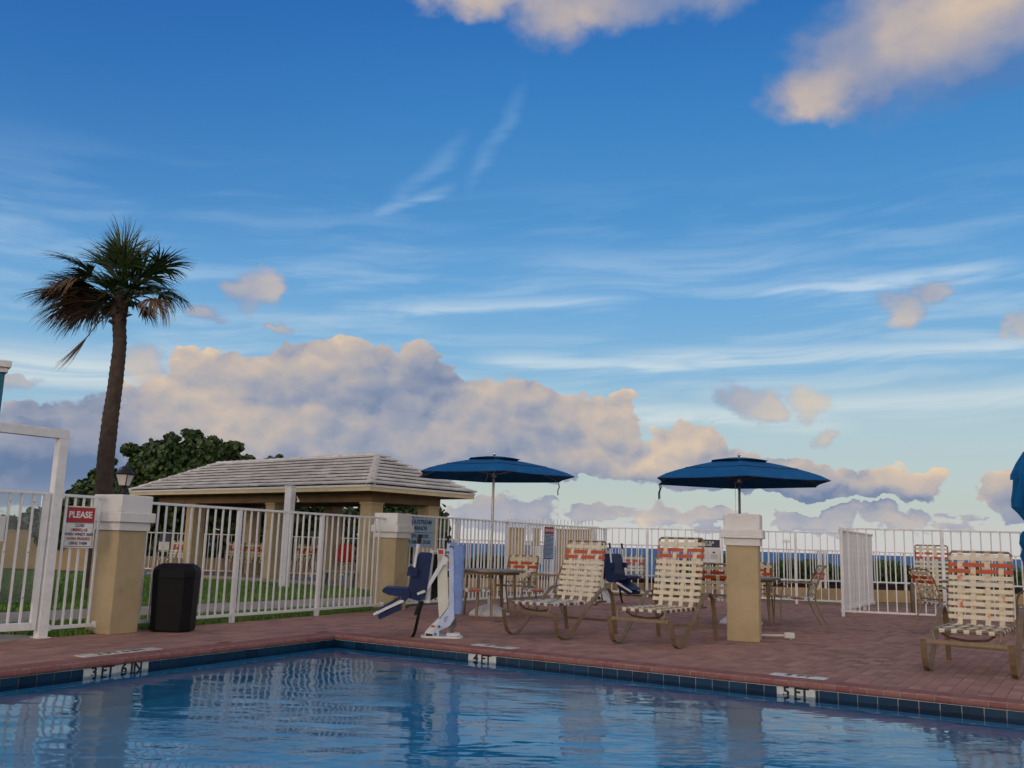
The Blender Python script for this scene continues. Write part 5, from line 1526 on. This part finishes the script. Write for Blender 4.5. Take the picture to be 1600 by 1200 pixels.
GH_ = [(-12.0 + k * 1.05, 28.6 + .2 * sin(k * 2), .95, .9, .6, 1.35 + .18 * sin(k * 1.7), .05) for k in range(10)]
t = thing('sea_grape_hedge', 'dark sea grape hedge seen through the pavilion', 'hedge', (-5.5, 28.6, 0))
gs_ = shift(GH_, (-5.5, 28.6)); obj('crown', disc_leaves(gs_, 17000, .18, 22, sides=6), 'leaf', t); obj('stems', stems((0, 0), gs_, 8, 4), 'wood', t)['kind'] = 'stuff'
GL_ = [(-16.9 + k * .85, 28.6, .8 + .1 * sin(k * 3.1), .62, .5, .78 + .14 * sin(k * 2.3 + 1), .1) for k in range(6)]
t = thing('sea_grape_bush', 'dark sea grape bush peeking over the garden wall at the left', 'bush', (-14.8, 28.6, 0))
gs_ = shift(GL_, (-14.8, 28.6)); obj('crown', disc_leaves(gs_, 3600, .21, 23), 'leaf', t); obj('stems', stems((0, 0), gs_, 8, 5), 'wood', t)['kind'] = 'stuff'
def blade_hedge(x0, x1, y, z0, z1, n, seed, dep=.45):
    """upright narrow leaves crowded into a hedge with an uneven top"""
    r = random.Random(seed); mb = MB()
    for _ in range(n):
        x = r.uniform(x0, x1); yy = y + r.uniform(-dep, dep)
        top = z1 + .07 * sin(x * 3.1) + .05 * sin(x * 7.7 + 1) + r.gauss(0, .035)
        z = z0 + (top - z0) * r.random() ** .7
        L = r.uniform(.08, .15); w = r.uniform(.016, .030)
        dr = Vector((r.gauss(0, .45), r.gauss(0, .45), r.uniform(.4, 1.2))).normalized()
        sd2 = dr.cross(Vector((r.gauss(0, 1), r.gauss(0, 1), .1))).normalized()
        p = Vector((x, yy, z))
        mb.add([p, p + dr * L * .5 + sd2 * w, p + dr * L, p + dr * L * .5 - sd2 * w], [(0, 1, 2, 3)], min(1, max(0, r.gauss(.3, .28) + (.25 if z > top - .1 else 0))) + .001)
    return mb
def twig(x0, x1, y, z0, z1, n, seed):
    r = random.Random(seed); mb = MB()
    for _ in range(n):
        x = r.uniform(x0, x1); mb.tube([(x, y + r.uniform(-.3, .3), z0), (x + r.uniform(-.12, .12), y, (z0 + z1) / 2), (x + r.uniform(-.2, .2), y + r.uniform(-.2, .2), z1)], [.012, .008, .003], 4)
    return mb
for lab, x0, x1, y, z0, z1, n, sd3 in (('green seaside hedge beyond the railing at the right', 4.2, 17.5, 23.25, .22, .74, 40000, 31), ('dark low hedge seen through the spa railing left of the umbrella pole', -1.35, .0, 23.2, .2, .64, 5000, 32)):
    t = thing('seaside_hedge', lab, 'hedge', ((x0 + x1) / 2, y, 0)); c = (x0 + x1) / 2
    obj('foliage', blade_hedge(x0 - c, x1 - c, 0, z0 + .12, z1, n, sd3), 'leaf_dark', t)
    obj('twigs', twig(x0 - c, x1 - c, 0, 0, z1 * .9, int((x1 - x0) * 16), sd3), 'wood', t)['kind'] = 'stuff'
struct(obj('planting_bed', MB().box(-2.4, 18, 22.6, 24.2, -.02, .34), 'mulch'))
# ------------------------------------------------------------------ palm
pal = thing('palm_tree', 'tall cabbage palm with windswept crown and brown dead fronds', 'palm tree', (-7.78, 18.0, 0))
ctr = [(-7.78, 0, .20), (-7.78, .8, .18), (-7.79, 1.45, .168), (-7.80, 1.9, .162), (-7.82, 2.5, .158), (-7.81, 3.2, .152), (-7.78, 3.95, .138), (-7.775, 4.7, .126), (-7.85, 5.3, .13), (-7.87, 5.6, .14)]
def interp(z):
    for a, b2 in zip(ctr, ctr[1:]):
        if a[1] <= z <= b2[1]:
            f = (z - a[1]) / (b2[1] - a[1]); f = f * f * (3 - 2 * f) * .5 + f * .5; return a[0] + (b2[0] - a[0]) * f, a[2] + (b2[2] - a[2]) * f
    return ctr[-1][0], ctr[-1][2]
mb = MB(); rt = random.Random(4); n = 22; NZ = 130; vs = []
for i in range(NZ + 1):
    z = 5.6 * i / NZ; x, r_ = interp(z); ringb = .006 * (1 if i % 3 == 0 else -.4)
    for k in range(n):
        a = 2 * pi * k / n; q = r_ + ringb + rt.uniform(-.004, .004) + .006 * sin(3 * a + z)
        vs.append((x + 7.78 + q * cos(a), q * sin(a), z))
fs = [tuple(range(n - 1, -1, -1)), tuple(NZ * n + k for k in range(n))]
for i in range(NZ):
    for k in range(n): fs.append((i * n + k, i * n + (k + 1) % n, (i + 1) * n + (k + 1) % n, (i + 1) * n + k))
mb.add(vs, fs); obj('trunk', mb, 'palm_trunk', pal, True)
HX, HZ = -.08, 5.58
def frond(dirx, diry, dirz, lp, lb, droop, dead, r, spread=88, nl=46, origin=None, gravity=1.0):
    o_ = Vector(origin) if origin else Vector((HX + r.uniform(-.06, .06), r.uniform(-.06, .06), HZ + r.uniform(-.1, .12)))
    f = Vector((dirx, diry, dirz)).normalized()
    pts = []; p = o_.copy(); v = f.copy()
    for k in range(6):
        pts.append(p.copy()); v = (v + Vector((0, 0, -droop * .10 * gravity))).normalized(); p = p + v * lp / 5
    mb = MB(); mb.tube(pts, [.016, .014, .012, .011, .010, .008], 5, tone=.25)
    tip = pts[-1]; fw = v.normalized()
    side = fw.cross(Vector((0, 0, 1)))
    if side.length < .1: side = fw.cross(Vector((0, 1, 0)))
    side.normalize(); roll_ = r.uniform(-.5, .5); upn = side.cross(fw).normalized()
    side = (side * cos(roll_) + upn * sin(roll_)).normalized(); upn = side.cross(fw).normalized()
    for i in range(nl):
        th = radians(-spread + 2 * spread * i / (nl - 1)) + r.gauss(0, .035)
        ll = lb * (1 - .34 * abs(th) / radians(95)) * r.uniform(.86, 1.06)
        dv = (fw * cos(th) + side * sin(th) + upn * (.16 * abs(sin(th)) + r.gauss(0, .05))).normalized()
        w = .019 * (1 if not dead else .85)
        wdir = dv.cross(upn + Vector((r.gauss(0, .2), r.gauss(0, .2), 0))).normalized()
        start = tip - fw * (.10 * abs(cos(th)) - .02)
        q = start.copy(); vv = dv.copy(); ring = []
        segs = 6
        for s_ in range(segs + 1):
            f_ = s_ / segs
            ww = w * (.45 + 1.1 * f_ if f_ < .4 else 1.0 - (f_ - .4) / .6 * .93)
            ring.append((q - wdir * ww, q + wdir * ww))
            g_ = (droop * .075 * (f_ ** 1.2) * 3.4 + (.05 if not dead else .2) * f_) * gravity
            if dead: g_ *= 1.25
            vv = (vv + Vector((-.10 * f_, 0, -g_)) + Vector((r.gauss(0, .035), r.gauss(0, .035), r.gauss(0, .035)))).normalized()
            q = q + vv * ll / segs
        vs = [c for pr2 in ring for c in pr2]
        mb.add(vs, [(2 * s_, 2 * s_ + 1, 2 * s_ + 3, 2 * s_ + 2) for s_ in range(segs)], min(1, max(.01, r.gauss(.35, .25))))
    return mb
rp = random.Random(12)
lps = [1.0, .6, .85, .35, .95, .7]
live = [(98, .1, 1.0), (84, -.2, .98), (112, .25, 1.0), (72, .3, .95), (126, -.3, 1.0), (60, -.25, .92), (138, .3, 1.0), (50, .35, .85), (90, .6, .92), (104, -.6, .95), (76, -.6, .85), (132, .6, .95), (148, -.1, 1.05),
        (95, -.3, .7), (70, -.1, .7), (118, .3, .7), (84, 0, .55), (106, .1, .5), (128, -.5, .7), (60, .5, .7), (140, .2, .6), (45, -.2, .55), (80, .9, .7), (110, -.9, .7), (92, .0, .98), (108, -.1, 1.02), (62, .1, 1.05), (122, .2, 1.1), (76, .2, .98), (136, .0, 1.08), (52, 0, 1.0), (144, .1, 1.0), (22, .9, .6), (158, -.9, .6), (30, -.9, .6), (150, .9, .65), (15, .4, .5), (165, .4, .55), (5, -.5, .45), (175, -.6, .5), (40, -.7, .7), (60, -.8, .8)]
for i, (a, dy_, sc) in enumerate(live):
    ar = radians(a)
    obj('frond', frond(cos(ar), dy_, sin(ar), lps[i % 6] * sc, .96 * sc * rp.uniform(.88, 1.15), .5 + .8 * abs(cos(ar)), False, rp, spread=82, nl=42), 'frond', pal)
for a, dy_, lp_, lb_, dr_, dd_ in ((52, .15, .98, .80, 2.3, 0), (44, -.3, .92, .78, 2.6, 1), (58, .4, .80, .72, 2.2, 0), (36, -.1, .85, .70, 2.8, 1), (48, .0, .70, .66, 2.4, 0)):
    ar = radians(a)
    f_o = obj('frond', frond(cos(ar), dy_, sin(ar), lp_, lb_ + .02, dr_, bool(dd_), rp, spread=78, nl=42, gravity=.85), 'frond_dead' if dd_ else 'frond', pal)
    f_o['label'] = 'drooping frond on the right of the crown'
for a, dy_, lp_, lb_, dr_, dd_ in ((146, .2, 1.0, 1.05, .9, 0), (152, -.2, 1.05, 1.10, 1.0, 0), (140, .4, .95, .95, 1.2, 0), (158, .1, 1.0, 1.08, .9, 1), (150, -.45, 1.0, 1.0, 1.3, 1), (162, .35, .9, 1.1, 1.0, 1),
                               (144, .0, .85, .95, 1.5, 1), (168, -.1, .8, 1.15, .9, 1), (160, -.35, .75, 1.05, 1.2, 1), (154, .5, .7, 1.0, 1.3, 1), (175, .2, .6, 1.1, .9, 1), (165, .0, .5, 1.0, 1.0, 1), (138, -.1, .6, .95, 1.5, 1), (130, .3, .8, 1.0, 1.6, 0), (135, -.4, .9, .95, 1.7, 1), (128, .0, .5, .9, 2.0, 1), (155, .1, .95, 1.0, 1.7, 1), (148, .5, .8, 1.0, 1.8, 1)):
    ar = radians(a)
    f_o = obj('frond', frond(cos(ar), dy_, sin(ar), lp_ * .92, lb_ + .04, dr_, bool(dd_), rp, spread=68, nl=46, gravity=.9), 'frond_dead' if dd_ else 'frond', pal)
    f_o['label'] = 'brown dead frond hanging to the left' if dd_ else 'green frond bent to the left'
# broken frond hanging from its bent stalk
ho = (-.60, -.05, 4.92)
obj('frond', frond(-.62, -.1, -1.0, .12, .92, .25, True, rp, spread=24, nl=34, origin=ho, gravity=.15), 'frond_dead', pal)['label'] = 'broken brown frond hanging below the crown'
obj('broken_stalk', MB().tube([(HX - .08, -.05, 5.5), (-.30, -.05, 5.30), (-.46, -.05, 5.14), ho], [.016, .013, .011, .009], 6), 'frond_dead', pal, True)
obj('broken_stalk', MB().tube([(HX - .16, -.02, 5.62), (-.46, -.03, 5.45), (-.52, -.04, 5.25), (ho[0] - .02, ho[1], ho[2] + .02)], [.015, .012, .010, .008], 6), 'frond_dead', pal, True)
for k in range(22):
    a = rp.uniform(0, 2 * pi); z = rp.uniform(5.12, 5.55); q = rp.uniform(.08, .12)
    mb = MB(); L = rp.uniform(.14, .30)
    mb.tube([(HX + q * .4 * cos(a), q * .4 * sin(a), z - .02), (HX + (q + .07) * cos(a), (q + .07) * sin(a), z + .05), (HX + (q + L * .55) * cos(a), (q + L * .55) * sin(a), z + .05 - L * rp.uniform(-.3, .5))], [.04, .03, .012], 5)
    obj('boot', mb, 'palm_trunk', pal)
obj('crown_fibre', MB().lathe([(.13, 5.3), (.16, 5.4), (.165, 5.5), (.13, 5.65), (.08, 5.8), (.03, 5.9)], 14, HX, 0), 'palm_trunk', pal, True)
